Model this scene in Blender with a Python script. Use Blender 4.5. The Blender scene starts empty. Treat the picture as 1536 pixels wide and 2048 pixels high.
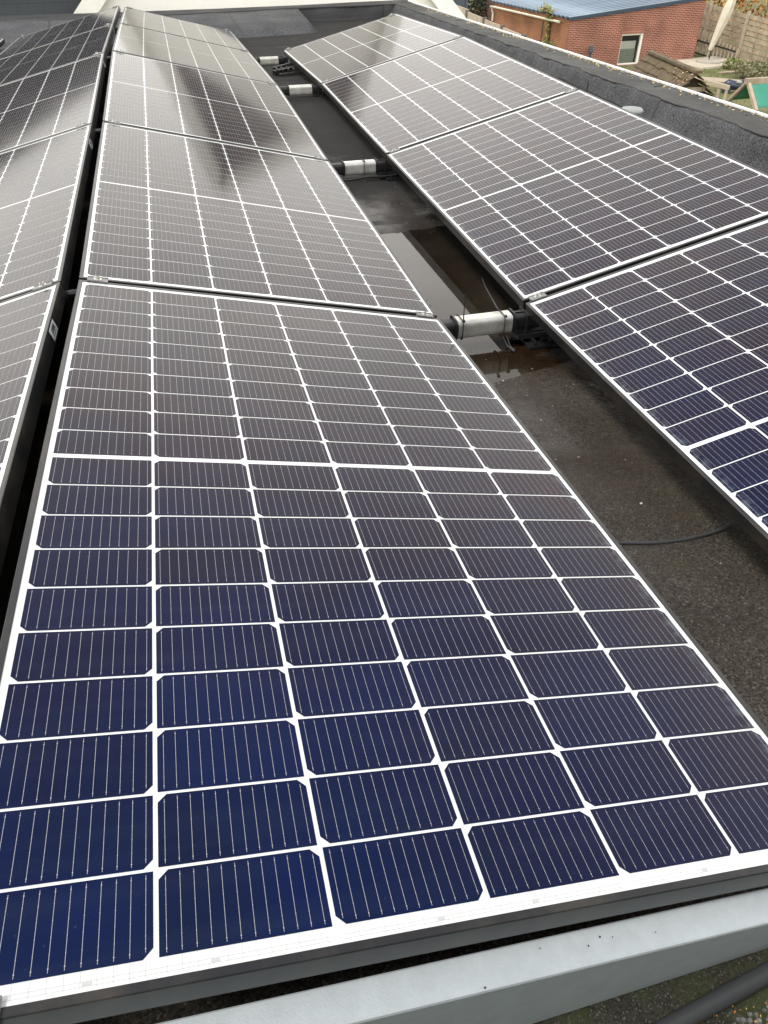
import bpy, bmesh, math, random
from mathutils import Vector, Matrix
random.seed(7)
C = bpy.context.scene.collection
sc = bpy.context.scene

# ------------------------------------------------------------------ camera, sky, sun, exposure
cam_d = bpy.data.cameras.new("camera")
cam = bpy.data.objects.new("camera", cam_d); C.objects.link(cam)
cam.location = (0.3077, -1.12261, 0.71664)
cam.rotation_euler = (0.86923, 0.00348, -0.25354)
cam_d.sensor_fit = 'VERTICAL'; cam_d.sensor_height = 24.0
cam_d.lens = 24.0 * 1429.78 / 2048.0
cam_d.clip_start = 0.01; cam_d.clip_end = 500
sc.camera = cam
sc.view_settings.view_transform = 'Standard'
sc.view_settings.look = 'None'
sc.view_settings.exposure = 1.0
sc.view_settings.gamma = 1.0

SUN_EL, SUN_ROT = math.radians(66), math.radians(-100)
SKY = dict(strength=0.1)
w = bpy.data.worlds.new("World"); sc.world = w; w.use_nodes = True
nt = w.node_tree; nt.nodes.clear()
def nd(t, ty, **kw):
    n = t.nodes.new(ty)
    for k, v in kw.items():
        setattr(n, k, v)
    return n
out = nd(nt, 'ShaderNodeOutputWorld'); bg = nd(nt, 'ShaderNodeBackground')
sky = nd(nt, 'ShaderNodeTexSky', sky_type='NISHITA'); sky.sun_disc = False
sky.sun_elevation = SUN_EL; sky.sun_rotation = SUN_ROT
sky.air_density = 1.0; sky.dust_density = 3.0; sky.ozone_density = 1.5
# cloud deck: bright and warm grey low in the sky, thinner and bluer overhead
tc = nd(nt, 'ShaderNodeTexCoord')
sep = nd(nt, 'ShaderNodeSeparateXYZ'); nt.links.new(tc.outputs['Generated'], sep.inputs[0])
ramp = nd(nt, 'ShaderNodeValToRGB'); nt.links.new(sep.outputs['Z'], ramp.inputs[0])
er = ramp.color_ramp
er.elements[0].position = 0.0; er.elements[0].color = (1.04, 1.02, 0.95, 1)
er.elements[1].position = 1.0; er.elements[1].color = (0.20, 0.23, 0.29, 1)
for pz, cz in ((0.26, (1.33, 1.27, 1.17)), (0.38, (1.41, 1.34, 1.25)), (0.56, (0.84, 0.81, 0.79)), (0.76, (0.40, 0.41, 0.47))):
    e = er.elements.new(pz); e.color = cz + (1,)
nz = nd(nt, 'ShaderNodeTexNoise'); nz.inputs['Scale'].default_value = 2.2; nz.inputs['Detail'].default_value = 5
nt.links.new(tc.outputs['Generated'], nz.inputs['Vector'])
cl = nd(nt, 'ShaderNodeMapRange'); cl.inputs[1].default_value = 0.3; cl.inputs[2].default_value = 0.7
cl.inputs[3].default_value = 8.5; cl.inputs[4].default_value = 11.5
nt.links.new(nz.outputs['Fac'], cl.inputs[0])
# the bright part of the cloud lies straight ahead, duller to the right
dk = nd(nt, 'ShaderNodeMapRange'); dk.inputs[1].default_value = 0.2; dk.inputs[2].default_value = 0.42; dk.inputs[3].default_value = 1.0; dk.inputs[4].default_value = 0.76
nt.links.new(sep.outputs['X'], dk.inputs[0])
bh = nd(nt, 'ShaderNodeMapRange'); bh.inputs[1].default_value = -0.7; bh.inputs[2].default_value = 0.0; bh.inputs[3].default_value = 1.55; bh.inputs[4].default_value = 1.0
nt.links.new(sep.outputs['Y'], bh.inputs[0])
cm0 = nd(nt, 'ShaderNodeMath', operation='MULTIPLY'); nt.links.new(cl.outputs[0], cm0.inputs[0]); nt.links.new(bh.outputs[0], cm0.inputs[1])
cm = nd(nt, 'ShaderNodeMath', operation='MULTIPLY'); nt.links.new(cm0.outputs[0], cm.inputs[0]); nt.links.new(dk.outputs[0], cm.inputs[1])
mul = nd(nt, 'ShaderNodeVectorMath', operation='SCALE'); nt.links.new(ramp.outputs['Color'], mul.inputs[0]); nt.links.new(cm.outputs[0], mul.inputs['Scale'])
mix = nd(nt, 'ShaderNodeMix', data_type='RGBA'); mix.inputs[0].default_value = 0.9
nt.links.new(sky.outputs[0], mix.inputs[6]); nt.links.new(mul.outputs[0], mix.inputs[7])
nt.links.new(mix.outputs[2], bg.inputs['Color']); bg.inputs['Strength'].default_value = SKY['strength']
nt.links.new(bg.outputs[0], out.inputs['Surface'])

sun_d = bpy.data.lights.new("sun", 'SUN'); sun_d.energy = 1.5; sun_d.angle = math.radians(20); sun_d.color = (1, 0.96, 0.9)
sun = bpy.data.objects.new("sun", sun_d); C.objects.link(sun)
sd = Vector((math.sin(SUN_ROT) * math.cos(SUN_EL), math.cos(SUN_ROT) * math.cos(SUN_EL), math.sin(SUN_EL)))
sun.rotation_euler = sd.to_track_quat('Z', 'Y').to_euler()

# ------------------------------------------------------------------ materials
def lin(c):
    return tuple(c) + (1,) if len(c) == 3 else c
def mat(name, color, rough=0.6, metal=0.0, spec=0.5, var=0.0, vscale=8.0, bump=0.0, bscale=40.0, dirt=None, dscale=6.0, damt=0.5, coord='Object', ior=1.5, rvar=0.0):
    m = bpy.data.materials.new(name); m.use_nodes = True
    t = m.node_tree; b = t.nodes['Principled BSDF']
    b.inputs['Roughness'].default_value = rough; b.inputs['Metallic'].default_value = metal
    b.inputs['Specular IOR Level'].default_value = spec; b.inputs['IOR'].default_value = ior
    b.inputs['Base Color'].default_value = lin(color)
    tcn = nd(t, 'ShaderNodeTexCoord'); src = tcn.outputs[coord]
    last = None
    if var > 0:
        n = nd(t, 'ShaderNodeTexNoise'); n.inputs['Scale'].default_value = vscale; n.inputs['Detail'].default_value = 6; n.inputs['Roughness'].default_value = 0.65
        t.links.new(src, n.inputs['Vector'])
        r = nd(t, 'ShaderNodeMapRange'); r.inputs[1].default_value = 0.3; r.inputs[2].default_value = 0.7
        r.inputs[3].default_value = 1 - var; r.inputs[4].default_value = 1 + var
        t.links.new(n.outputs['Fac'], r.inputs[0])
        s = nd(t, 'ShaderNodeVectorMath', operation='SCALE'); s.inputs[0].default_value = color[:3]
        t.links.new(r.outputs[0], s.inputs['Scale']); last = s.outputs[0]
    if dirt:
        n = nd(t, 'ShaderNodeTexNoise'); n.inputs['Scale'].default_value = dscale; n.inputs['Detail'].default_value = 8; n.inputs['Roughness'].default_value = 0.7
        t.links.new(src, n.inputs['Vector'])
        r = nd(t, 'ShaderNodeMapRange'); r.inputs[1].default_value = 0.45; r.inputs[2].default_value = 0.7; r.inputs[3].default_value = 0; r.inputs[4].default_value = damt
        t.links.new(n.outputs['Fac'], r.inputs[0])
        mx = nd(t, 'ShaderNodeMix', data_type='RGBA'); t.links.new(r.outputs[0], mx.inputs[0])
        if last: t.links.new(last, mx.inputs[6])
        else: mx.inputs[6].default_value = lin(color)
        mx.inputs[7].default_value = lin(dirt); last = mx.outputs[2]
    if last: t.links.new(last, b.inputs['Base Color'])
    if bump > 0:
        n = nd(t, 'ShaderNodeTexNoise'); n.inputs['Scale'].default_value = bscale; n.inputs['Detail'].default_value = 4
        t.links.new(src, n.inputs['Vector'])
        bp = nd(t, 'ShaderNodeBump'); bp.inputs['Strength'].default_value = bump; bp.inputs['Distance'].default_value = 0.01
        t.links.new(n.outputs['Fac'], bp.inputs['Height']); t.links.new(bp.outputs[0], b.inputs['Normal'])
    if rvar > 0:
        n = nd(t, 'ShaderNodeTexNoise'); n.inputs['Scale'].default_value = vscale * .6; n.inputs['Detail'].default_value = 5
        t.links.new(src, n.inputs['Vector'])
        r = nd(t, 'ShaderNodeMapRange'); r.inputs[1].default_value = 0.3; r.inputs[2].default_value = 0.7
        r.inputs[3].default_value = max(0.02, rough - rvar); r.inputs[4].default_value = min(1, rough + rvar)
        t.links.new(n.outputs['Fac'], r.inputs[0]); t.links.new(r.outputs[0], b.inputs['Roughness'])
    return m

# --- panel materials
GLASS_R = 0.085
M_back = mat('white_backsheet_glass', (0.72, 0.74, 0.72), rough=GLASS_R, spec=0.176, var=0.03, vscale=3)
M_cell = bpy.data.materials.new('solar_cell'); M_cell.use_nodes = True
def build_cell():
    t = M_cell.node_tree; b = t.nodes['Principled BSDF']
    b.inputs['Roughness'].default_value = GLASS_R; b.inputs['Specular IOR Level'].default_value = 0.176
    tcn = nd(t, 'ShaderNodeTexCoord'); geo = nd(t, 'ShaderNodeNewGeometry')
    # each cell a shade of its own
    r = nd(t, 'ShaderNodeMapRange'); r.inputs[3].default_value = 0.9; r.inputs[4].default_value = 1.1
    t.links.new(geo.outputs['Random Per Island'], r.inputs[0])
    s = nd(t, 'ShaderNodeVectorMath', operation='SCALE'); 
    # silicon nitride film: blue seen square on, dark violet brown at a slant
    lw = nd(t, 'ShaderNodeLayerWeight'); lw.inputs['Blend'].default_value = 0.5
    fc = nd(t, 'ShaderNodeValToRGB'); t.links.new(lw.outputs['Facing'], fc.inputs[0])
    fc.color_ramp.elements[0].position = 0.10; fc.color_ramp.elements[0].color = (0.0022, 0.0078, 0.041, 1)
    fc.color_ramp.elements[1].position = 0.75; fc.color_ramp.elements[1].color = (0.0135, 0.0080, 0.0080, 1)
    e = fc.color_ramp.elements.new(0.36); e.color = (0.0052, 0.0062, 0.0250, 1)
    e = fc.color_ramp.elements.new(0.52); e.color = (0.0120, 0.0068, 0.0140, 1)
    # film thickness drifts a little over each panel: redder and bluer patches
    hn = nd(t, 'ShaderNodeTexNoise'); hn.inputs['Scale'].default_value = 3.2; hn.inputs['Detail'].default_value = 3; hn.inputs['Distortion'].default_value = 1.2
    t.links.new(tcn.outputs['Object'], hn.inputs['Vector'])
    hr = nd(t, 'ShaderNodeMapRange'); hr.inputs[1].default_value = .35; hr.inputs[2].default_value = .65; t.links.new(hn.outputs['Fac'], hr.inputs[0])
    hm = nd(t, 'ShaderNodeMix', data_type='RGBA'); t.links.new(hr.outputs[0], hm.inputs[0]); hm.inputs[6].default_value = (0.75, 1.0, 1.2, 1); hm.inputs[7].default_value = (1.35, 0.95, 0.85, 1)
    hv = nd(t, 'ShaderNodeVectorMath', operation='MULTIPLY'); t.links.new(fc.outputs[0], hv.inputs[0]); t.links.new(hm.outputs[2], hv.inputs[1])
    t.links.new(hv.outputs[0], s.inputs[0])
    t.links.new(r.outputs[0], s.inputs['Scale'])
    # fine finger lines 1.6 mm apart
    sp = nd(t, 'ShaderNodeSeparateXYZ'); t.links.new(tcn.outputs['Object'], sp.inputs[0])
    m1 = nd(t, 'ShaderNodeMath', operation='MULTIPLY'); m1.inputs[1].default_value = 1 / 0.0017; t.links.new(sp.outputs['Y'], m1.inputs[0])
    fr = nd(t, 'ShaderNodeMath', operation='FRACT'); t.links.new(m1.outputs[0], fr.inputs[0])
    lt = nd(t, 'ShaderNodeMath', operation='LESS_THAN'); lt.inputs[1].default_value = 0.16; t.links.new(fr.outputs[0], lt.inputs[0])
    fm = nd(t, 'ShaderNodeMath', operation='MULTIPLY'); fm.inputs[1].default_value = 0.12; t.links.new(lt.outputs[0], fm.inputs[0])
    mx = nd(t, 'ShaderNodeMix', data_type='RGBA'); t.links.new(fm.outputs[0], mx.inputs[0])
    t.links.new(s.outputs[0], mx.inputs[6]); mx.inputs[7].default_value = (0.05, 0.07, 0.14, 1)
    # scum that has gathered along the low edge of the glass
    n = nd(t, 'ShaderNodeTexNoise'); n.inputs['Scale'].default_value = 55; n.inputs['Detail'].default_value = 6; t.links.new(tcn.outputs['Object'], n.inputs['Vector'])
    dx = nd(t, 'ShaderNodeMapRange'); dx.inputs[1].default_value = 0.478; dx.inputs[2].default_value = 0.506; dx.inputs[3].default_value = 0; dx.inputs[4].default_value = 0.42
    t.links.new(sp.outputs['X'], dx.inputs[0])
    nr = nd(t, 'ShaderNodeMapRange'); nr.inputs[1].default_value = 0.42; nr.inputs[2].default_value = 0.62; t.links.new(n.outputs['Fac'], nr.inputs[0])
    dm = nd(t, 'ShaderNodeMath', operation='MULTIPLY'); t.links.new(dx.outputs[0], dm.inputs[0]); t.links.new(nr.outputs[0], dm.inputs[1])
    n2 = nd(t, 'ShaderNodeTexNoise'); n2.inputs['Scale'].default_value = 240; n2.inputs['Detail'].default_value = 2; t.links.new(tcn.outputs['Object'], n2.inputs['Vector'])
    sr = nd(t, 'ShaderNodeMapRange'); sr.inputs[1].default_value = 0.70; sr.inputs[2].default_value = 0.78; sr.inputs[4].default_value = 0.10; t.links.new(n2.outputs['Fac'], sr.inputs[0])
    ad = nd(t, 'ShaderNodeMath', operation='MAXIMUM'); t.links.new(dm.outputs[0], ad.inputs[0]); t.links.new(sr.outputs[0], ad.inputs[1])
    # thin dust film in drying streaks down the slope
    mp = nd(t, 'ShaderNodeMapping'); mp.inputs['Scale'].default_value = (2.0, 26.0, 1.0); t.links.new(tcn.outputs['Object'], mp.inputs['Vector'])
    dn = nd(t, 'ShaderNodeTexNoise'); dn.inputs['Scale'].default_value = 1.3; dn.inputs['Detail'].default_value = 7; t.links.new(mp.outputs[0], dn.inputs['Vector'])
    dr = nd(t, 'ShaderNodeMapRange'); dr.inputs[1].default_value = .45; dr.inputs[2].default_value = .75; dr.inputs[4].default_value = .022; t.links.new(dn.outputs['Fac'], dr.inputs[0])
    ad2 = nd(t, 'ShaderNodeMath', operation='ADD'); t.links.new(ad.outputs[0], ad2.inputs[0]); t.links.new(dr.outputs[0], ad2.inputs[1]); ad = ad2
    mx2 = nd(t, 'ShaderNodeMix', data_type='RGBA'); t.links.new(ad.outputs[0], mx2.inputs[0])
    t.links.new(mx.outputs[2], mx2.inputs[6]); mx2.inputs[7].default_value = (0.2, 0.24, 0.27, 1)
    t.links.new(mx2.outputs[2], b.inputs['Base Color'])
    # the glass is lightly textured
    n3 = nd(t, 'ShaderNodeTexNoise'); n3.inputs['Scale'].default_value = 1.6; n3.inputs['Detail'].default_value = 3; t.links.new(tcn.outputs['Object'], n3.inputs['Vector'])
    rr = nd(t, 'ShaderNodeMapRange'); rr.inputs[1].default_value = 0.3; rr.inputs[2].default_value = 0.7; rr.inputs[3].default_value = GLASS_R - 0.012; rr.inputs[4].default_value = GLASS_R + 0.02
    t.links.new(n3.outputs['Fac'], rr.inputs[0]); t.links.new(rr.outputs[0], b.inputs['Roughness'])
build_cell()
M_bus = mat('silver_busbar', (0.37, 0.37, 0.39), rough=0.3, metal=0.0, spec=0.5)
M_ribbon = mat('tinned_ribbon', (0.50, 0.52, 0.51), rough=0.2, spec=0.4)
M_frame = mat('black_anodised_frame', (0.012, 0.012, 0.013), rough=0.36, spec=0.55, var=0.25, vscale=14, dirt=(0.075, 0.062, 0.042), dscale=9, damt=0.5)
M_clamp = mat('galvanised_steel', (0.22, 0.22, 0.21), rough=0.5, metal=0.35, var=0.35, vscale=60)
M_bolt = mat('bright_bolt', (0.62, 0.62, 0.58), rough=0.3, metal=0.8)
M_black = mat('black_plastic', (0.012, 0.012, 0.013), rough=0.45, var=0.3, vscale=20)
M_rubber = mat('black_cable_rubber', (0.035, 0.036, 0.038), rough=0.5)
M_alu = mat('brushed_aluminium_tube', (0.62, 0.62, 0.57), rough=0.34, metal=0.5, var=0.12, vscale=16, dirt=(0.35, 0.31, 0.22), dscale=20, damt=0.5)
M_label = mat('white_label', (0.7, 0.74, 0.72), rough=0.5)
M_ink = mat('black_ink', (0.03, 0.04, 0.04), rough=0.5)
M_plate = mat('grey_sheet_metal', (0.53, 0.58, 0.60), rough=0.42, metal=0.2, var=0.07, vscale=40, bump=0.09, bscale=420)

# --- bitumen
def bitumen(name, base, speck=0.5, brown=False, wet=False, moss=False, grain=300):
    m = bpy.data.materials.new(name); m.use_nodes = True
    t = m.node_tree; b = t.nodes['Principled BSDF']
    tcn = nd(t, 'ShaderNodeTexCoord'); geo = nd(t, 'ShaderNodeNewGeometry'); P = geo.outputs['Position']
    def noise(s, d=5, r=0.6):
        n = nd(t, 'ShaderNodeTexNoise'); n.inputs['Scale'].default_value = s; n.inputs['Detail'].default_value = d; n.inputs['Roughness'].default_value = r
        t.links.new(P, n.inputs['Vector']); return n.outputs['Fac']
    def mr(src, a, bb, c, d, clamp=True):
        n = nd(t, 'ShaderNodeMapRange'); n.clamp = clamp
        for i, v in enumerate((a, bb, c, d)): n.inputs[i + 1].default_value = v
        t.links.new(src, n.inputs[0]); return n.outputs[0]
    def mth(op, a, bb):
        n = nd(t, 'ShaderNodeMath', operation=op)
        for i, v in enumerate((a, bb)):
            if isinstance(v, (int, float)): n.inputs[i].default_value = v
            else: t.links.new(v, n.inputs[i])
        return n.outputs[0]
    def mixc(f, a, bb):
        n = nd(t, 'ShaderNodeMix', data_type='RGBA')
        for i, v in ((0, f), (6, a), (7, bb)):
            if isinstance(v, tuple): n.inputs[i].default_value = v + (1,)
            elif isinstance(v, (int, float)): n.inputs[i].default_value = v
            else: t.links.new(v, n.inputs[i])
        return n.outputs[2]
    vor = nd(t, 'ShaderNodeTexVoronoi'); vor.inputs['Scale'].default_value = grain; t.links.new(P, vor.inputs['Vector'])
    sx = nd(t, 'ShaderNodeSeparateColor'); t.links.new(vor.outputs['Color'], sx.inputs[0])
    gran = mr(sx.outputs[0], 0, 1, 1 - speck, 1 + speck)
    light = mr(sx.outputs[1], 0.93, 0.97, 0, 0.5 * speck)
    sc1 = nd(t, 'ShaderNodeVectorMath', operation='SCALE'); sc1.inputs[0].default_value = base
    t.links.new(mth('MULTIPLY', gran, mr(noise(3.0), .3, .7, .72, 1.28)), sc1.inputs['Scale'])
    col = mixc(light, sc1.outputs[0], (0.28, 0.28, 0.26))
    sp = nd(t, 'ShaderNodeSeparateXYZ'); t.links.new(P, sp.inputs[0])
    if moss:
        col = mixc(mr(noise(7, 8, .75), .5, .62, 0, .75), col, (0.035, 0.045, 0.012))
    if brown:
        # silt washed down to the low spot between the rows
        yb = mth('MULTIPLY', mr(sp.outputs['Y'], -1.2, 0.7, 0, 1), mr(sp.outputs['Y'], 1.9, 2.6, 1, 0))
        f = mth('MULTIPLY', yb, mr(noise(2.6, 7), .32, .62, .3, 1))
        col = mixc(f, col, (0.020, 0.012, 0.007))
        col = mixc(mr(noise(9, 8, .7), .52, .72, 0, .45), col, (0.045, 0.036, 0.02))
    if wet:   # rain-darkened farther back
        col = mixc(mr(mth('ADD', sp.outputs['Y'], mr(noise(2.0, 5), .3, .7, -.5, .5)), 1.2, 2.6, 0, .78), col, (0.012, 0.012, 0.013))
    t.links.new(col, b.inputs['Base Color'])
    if wet:
        zz = mth('ADD', sp.outputs['Z'], mr(noise(5, 6), .3, .7, -.016, .016))
        t.links.new(mr(zz, -0.372, -0.348, 0.16, 0.8), b.inputs['Roughness'])
    else:
        t.links.new(mr(noise(1.4, 4), .35, .65, .55, .85), b.inputs['Roughness'])
    if wet:
        t.links.new(mr(sp.outputs['Z'], -0.374, -0.369, 0.0, 0.2), b.inputs['Specular IOR Level'])
    else: b.inputs['Specular IOR Level'].default_value = 0.25
    bp = nd(t, 'ShaderNodeBump'); bp.inputs['Strength'].default_value = 0.55; bp.inputs['Distance'].default_value = 0.004
    hh = mth('ADD', sx.outputs[2], mth('MULTIPLY', noise(18, 6), 2.0))
    t.links.new(hh, bp.inputs['Height']); t.links.new(bp.outputs[0], b.inputs['Normal'])
    return m
M_roof = bitumen('roof_bitumen', (0.052, 0.046, 0.037), 0.65, brown=True, wet=True, moss=False)
M_upst = bitumen('granulated_bitumen', (0.055, 0.057, 0.060), 0.75, grain=240)
M_cap = bitumen('weathered_bitumen', (0.050, 0.049, 0.044), 0.4)
M_dkbit = bitumen('dark_bitumen', (0.034, 0.035, 0.037), 0.35)
M_seam = mat('bitumen_seam', (0.018, 0.015, 0.013), rough=0.5)
M_moss = bitumen('mossy_bitumen', (0.024, 0.022, 0.015), 0.7, moss=True, grain=650)
M_trim = mat('white_edge_trim', (0.80, 0.80, 0.80), rough=0.35, spec=0.5)

def brick(name, c1, c2, mortar, mort=0.012, bw=0.22, bh=0.0625, stain=None):
    m = bpy.data.materials.new(name); m.use_nodes = True
    t = m.node_tree; b = t.nodes['Principled BSDF']; b.inputs['Roughness'].default_value = 0.85
    uv = nd(t, 'ShaderNodeUVMap'); br = nd(t, 'ShaderNodeTexBrick')
    br.inputs['Scale'].default_value = 1.0; br.inputs['Brick Width'].default_value = bw; br.inputs['Row Height'].default_value = bh
    br.inputs['Mortar Size'].default_value = mort; br.inputs['Mortar Smooth'].default_value = 0.2; br.inputs['Bias'].default_value = -0.1
    br.inputs['Color1'].default_value = lin(c1); br.inputs['Color2'].default_value = lin(c2); br.inputs['Mortar'].default_value = lin(mortar)
    t.links.new(uv.outputs[0], br.inputs['Vector'])
    n = nd(t, 'ShaderNodeTexNoise'); n.inputs['Scale'].default_value = 1.1; n.inputs['Detail'].default_value = 7; t.links.new(uv.outputs[0], n.inputs['Vector'])
    r = nd(t, 'ShaderNodeMapRange'); r.inputs[1].default_value = .3; r.inputs[2].default_value = .7; r.inputs[3].default_value = .7; r.inputs[4].default_value = 1.25; t.links.new(n.outputs['Fac'], r.inputs[0])
    s = nd(t, 'ShaderNodeVectorMath', operation='SCALE'); t.links.new(br.outputs['Color'], s.inputs[0]); t.links.new(r.outputs[0], s.inputs['Scale'])
    t.links.new(s.outputs[0], b.inputs['Base Color'])
    bp = nd(t, 'ShaderNodeBump'); bp.inputs['Strength'].default_value = 0.6; bp.inputs['Distance'].default_value = 0.008; bp.invert = True
    t.links.new(br.outputs['Fac'], bp.inputs['Height']); t.links.new(bp.outputs[0], b.inputs['Normal'])
    return m
M_brick = brick('red_brick', (0.22, 0.050, 0.028), (0.165, 0.036, 0.022), (0.40, 0.27, 0.20), mort=0.010)
M_brick2 = brick('orange_brick', (0.31, 0.105, 0.040), (0.25, 0.076, 0.031), (0.33, 0.21, 0.12))
M_brick3 = brick('dark_red_brick', (0.16, 0.05, 0.035), (0.11, 0.035, 0.028), (0.18, 0.12, 0.10))
M_slate = brick('dark_slate', (0.011, 0.016, 0.018), (0.0095, 0.014, 0.016), (0.008, 0.011, 0.0125), mort=0.006, bw=0.3, bh=0.2)
M_cream = mat('cream_render', (0.82, 0.81, 0.745), rough=0.8, var=0.05, vscale=1.5, bump=0.1, bscale=60)
M_dclad = mat('dark_cladding', (0.15, 0.14, 0.14), rough=0.6, var=0.15, vscale=3)
M_board = mat('white_paint', (0.78, 0.77, 0.70), rough=0.45, var=0.06, vscale=6)
M_pvc = mat('cream_pvc', (0.75, 0.72, 0.60), rough=0.4, var=0.12, vscale=8)
M_blue = mat('blue_corrugated_sheet', (0.085, 0.135, 0.19), rough=0.4, metal=0.3, var=0.12, vscale=1.2, dirt=(0.10, 0.12, 0.13), dscale=1.5, damt=0.5)
def painted_rib_light():  # sun streaks along the ribs and shade in the troughs, painted into the colour
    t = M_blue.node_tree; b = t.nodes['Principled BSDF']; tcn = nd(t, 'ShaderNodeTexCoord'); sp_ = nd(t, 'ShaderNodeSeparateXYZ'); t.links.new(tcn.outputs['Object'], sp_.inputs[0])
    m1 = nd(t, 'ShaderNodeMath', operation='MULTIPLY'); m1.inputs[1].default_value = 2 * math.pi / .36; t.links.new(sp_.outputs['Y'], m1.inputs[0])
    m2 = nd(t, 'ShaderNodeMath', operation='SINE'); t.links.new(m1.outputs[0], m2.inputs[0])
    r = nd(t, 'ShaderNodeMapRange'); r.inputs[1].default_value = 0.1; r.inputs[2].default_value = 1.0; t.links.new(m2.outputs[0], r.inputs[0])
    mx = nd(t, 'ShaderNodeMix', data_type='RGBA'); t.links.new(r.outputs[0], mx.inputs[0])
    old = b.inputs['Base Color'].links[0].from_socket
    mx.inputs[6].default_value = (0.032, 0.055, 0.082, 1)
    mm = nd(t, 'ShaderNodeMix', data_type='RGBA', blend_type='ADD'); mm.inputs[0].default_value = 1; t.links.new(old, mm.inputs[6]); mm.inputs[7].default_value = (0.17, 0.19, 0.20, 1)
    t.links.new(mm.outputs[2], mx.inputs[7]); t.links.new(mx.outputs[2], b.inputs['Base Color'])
painted_rib_light()
M_conc = mat('weathered_concrete', (0.34, 0.28, 0.21), rough=0.85, var=0.22, vscale=3, bump=0.2, bscale=30)
M_concp = mat('concrete_post', (0.10, 0.09, 0.08), rough=0.85, var=0.2, vscale=4)
M_wood = mat('grey_weathered_wood', (0.33, 0.265, 0.19), rough=0.8, var=0.28, vscale=5, dirt=(0.15, 0.115, 0.07), dscale=4, damt=0.5)
M_wood2 = mat('bleached_wood', (0.36, 0.30, 0.22), rough=0.8, var=0.18, vscale=7)
M_shake = mat('mossy_wooden_shakes', (0.095, 0.066, 0.038), rough=0.9, var=0.45, vscale=5, dirt=(0.10, 0.088, 0.03), dscale=3, damt=0.75, bump=0.4, bscale=30)
M_dwood = mat('dark_stained_wood', (0.05, 0.035, 0.02), rough=0.8, var=0.3, vscale=6)
M_green = mat('green_canvas', (0.035, 0.21, 0.145), rough=0.6, var=0.08, vscale=4)
M_canvas = mat('cream_canvas', (0.46, 0.42, 0.33), rough=0.85, var=0.12, vscale=4, bump=0.3, bscale=9)
M_slab = mat('pale_paving', (0.46, 0.41, 0.32), rough=0.85, var=0.12, vscale=2.5)
M_paver = mat('grey_paver', (0.34, 0.32, 0.26), rough=0.85, var=0.15, vscale=5)
M_iron = mat('black_iron', (0.015, 0.015, 0.016), rough=0.5)
M_toy = mat('dark_blue_plastic', (0.018, 0.026, 0.05), rough=0.3, var=0.3, vscale=9)
M_glass = mat('window_glass', (0.10, 0.14, 0.13), rough=0.06, spec=0.6)
M_blind = mat('pale_roller_blind', (0.52, 0.54, 0.48), rough=0.8)
M_slat = mat('grey_green_blind', (0.20, 0.24, 0.21), rough=0.6, var=0.1, vscale=6)
M_dark = mat('dark_interior', (0.012, 0.012, 0.012), rough=0.9)
M_dblue = mat('slate_blue_paint', (0.05, 0.065, 0.085), rough=0.6)
M_grass = mat('garden_ground', (0.10, 0.115, 0.035), rough=0.95, var=0.5, vscale=1.3, dirt=(0.17, 0.13, 0.075), dscale=0.8, damt=0.7)
def leafmat(name, cols, rough=0.6):
    m = bpy.data.materials.new(name); m.use_nodes = True
    t = m.node_tree; b = t.nodes['Principled BSDF']; b.inputs['Roughness'].default_value = rough
    geo = nd(t, 'ShaderNodeNewGeometry'); rp = nd(t, 'ShaderNodeValToRGB'); t.links.new(geo.outputs['Random Per Island'], rp.inputs[0])
    rp.color_ramp.elements[0].color = lin(cols[0]); rp.color_ramp.elements[1].color = lin(cols[-1])
    for i, c in enumerate(cols[1:-1]):
        e = rp.color_ramp.elements.new((i + 1) / (len(cols) - 1)); e.color = lin(c)
    t.links.new(rp.outputs[0], b.inputs['Base Color']); return m
M_lfy = leafmat('yellow_leaves', [(0.5, 0.38, 0.10), (0.42, 0.30, 0.13), (0.62, 0.55, 0.30), (0.25, 0.16, 0.07)])
M_lfo = leafmat('orange_leaves', [(0.50, 0.20, 0.03), (0.35, 0.10, 0.02), (0.55, 0.40, 0.05), (0.2, 0.16, 0.03)])
M_lfh = leafmat('autumn_hedge_leaves', [(0.42, 0.15, 0.05), (0.30, 0.10, 0.05), (0.50, 0.33, 0.08), (0.20, 0.20, 0.05), (0.52, 0.24, 0.09)])
M_lfg = leafmat('ivy_leaves', [(0.10, 0.13, 0.035), (0.16, 0.17, 0.05), (0.30, 0.24, 0.05), (0.07, 0.09, 0.03)])
M_lfd = leafmat('dark_hedge_leaves', [(0.018, 0.028, 0.012), (0.03, 0.042, 0.015), (0.012, 0.02, 0.01)])
M_lfs = leafmat('grey_green_shrub_leaves', [(0.17, 0.17, 0.08), (0.12, 0.13, 0.06), (0.24, 0.22, 0.12), (0.10, 0.08, 0.05)])
M_lfgr = leafmat('grass_blades', [(0.13, 0.17, 0.03), (0.10, 0.13, 0.03), (0.22, 0.22, 0.05)])
M_gravel = leafmat('gravel_stones', [(0.15, 0.14, 0.135), (0.07, 0.07, 0.07), (0.22, 0.21, 0.20), (0.04, 0.04, 0.04)], rough=0.8)
M_stem = mat('brown_stem', (0.08, 0.055, 0.03), rough=0.9)
M_water = bpy.data.materials.new('rain_water'); M_water.use_nodes = True
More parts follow.
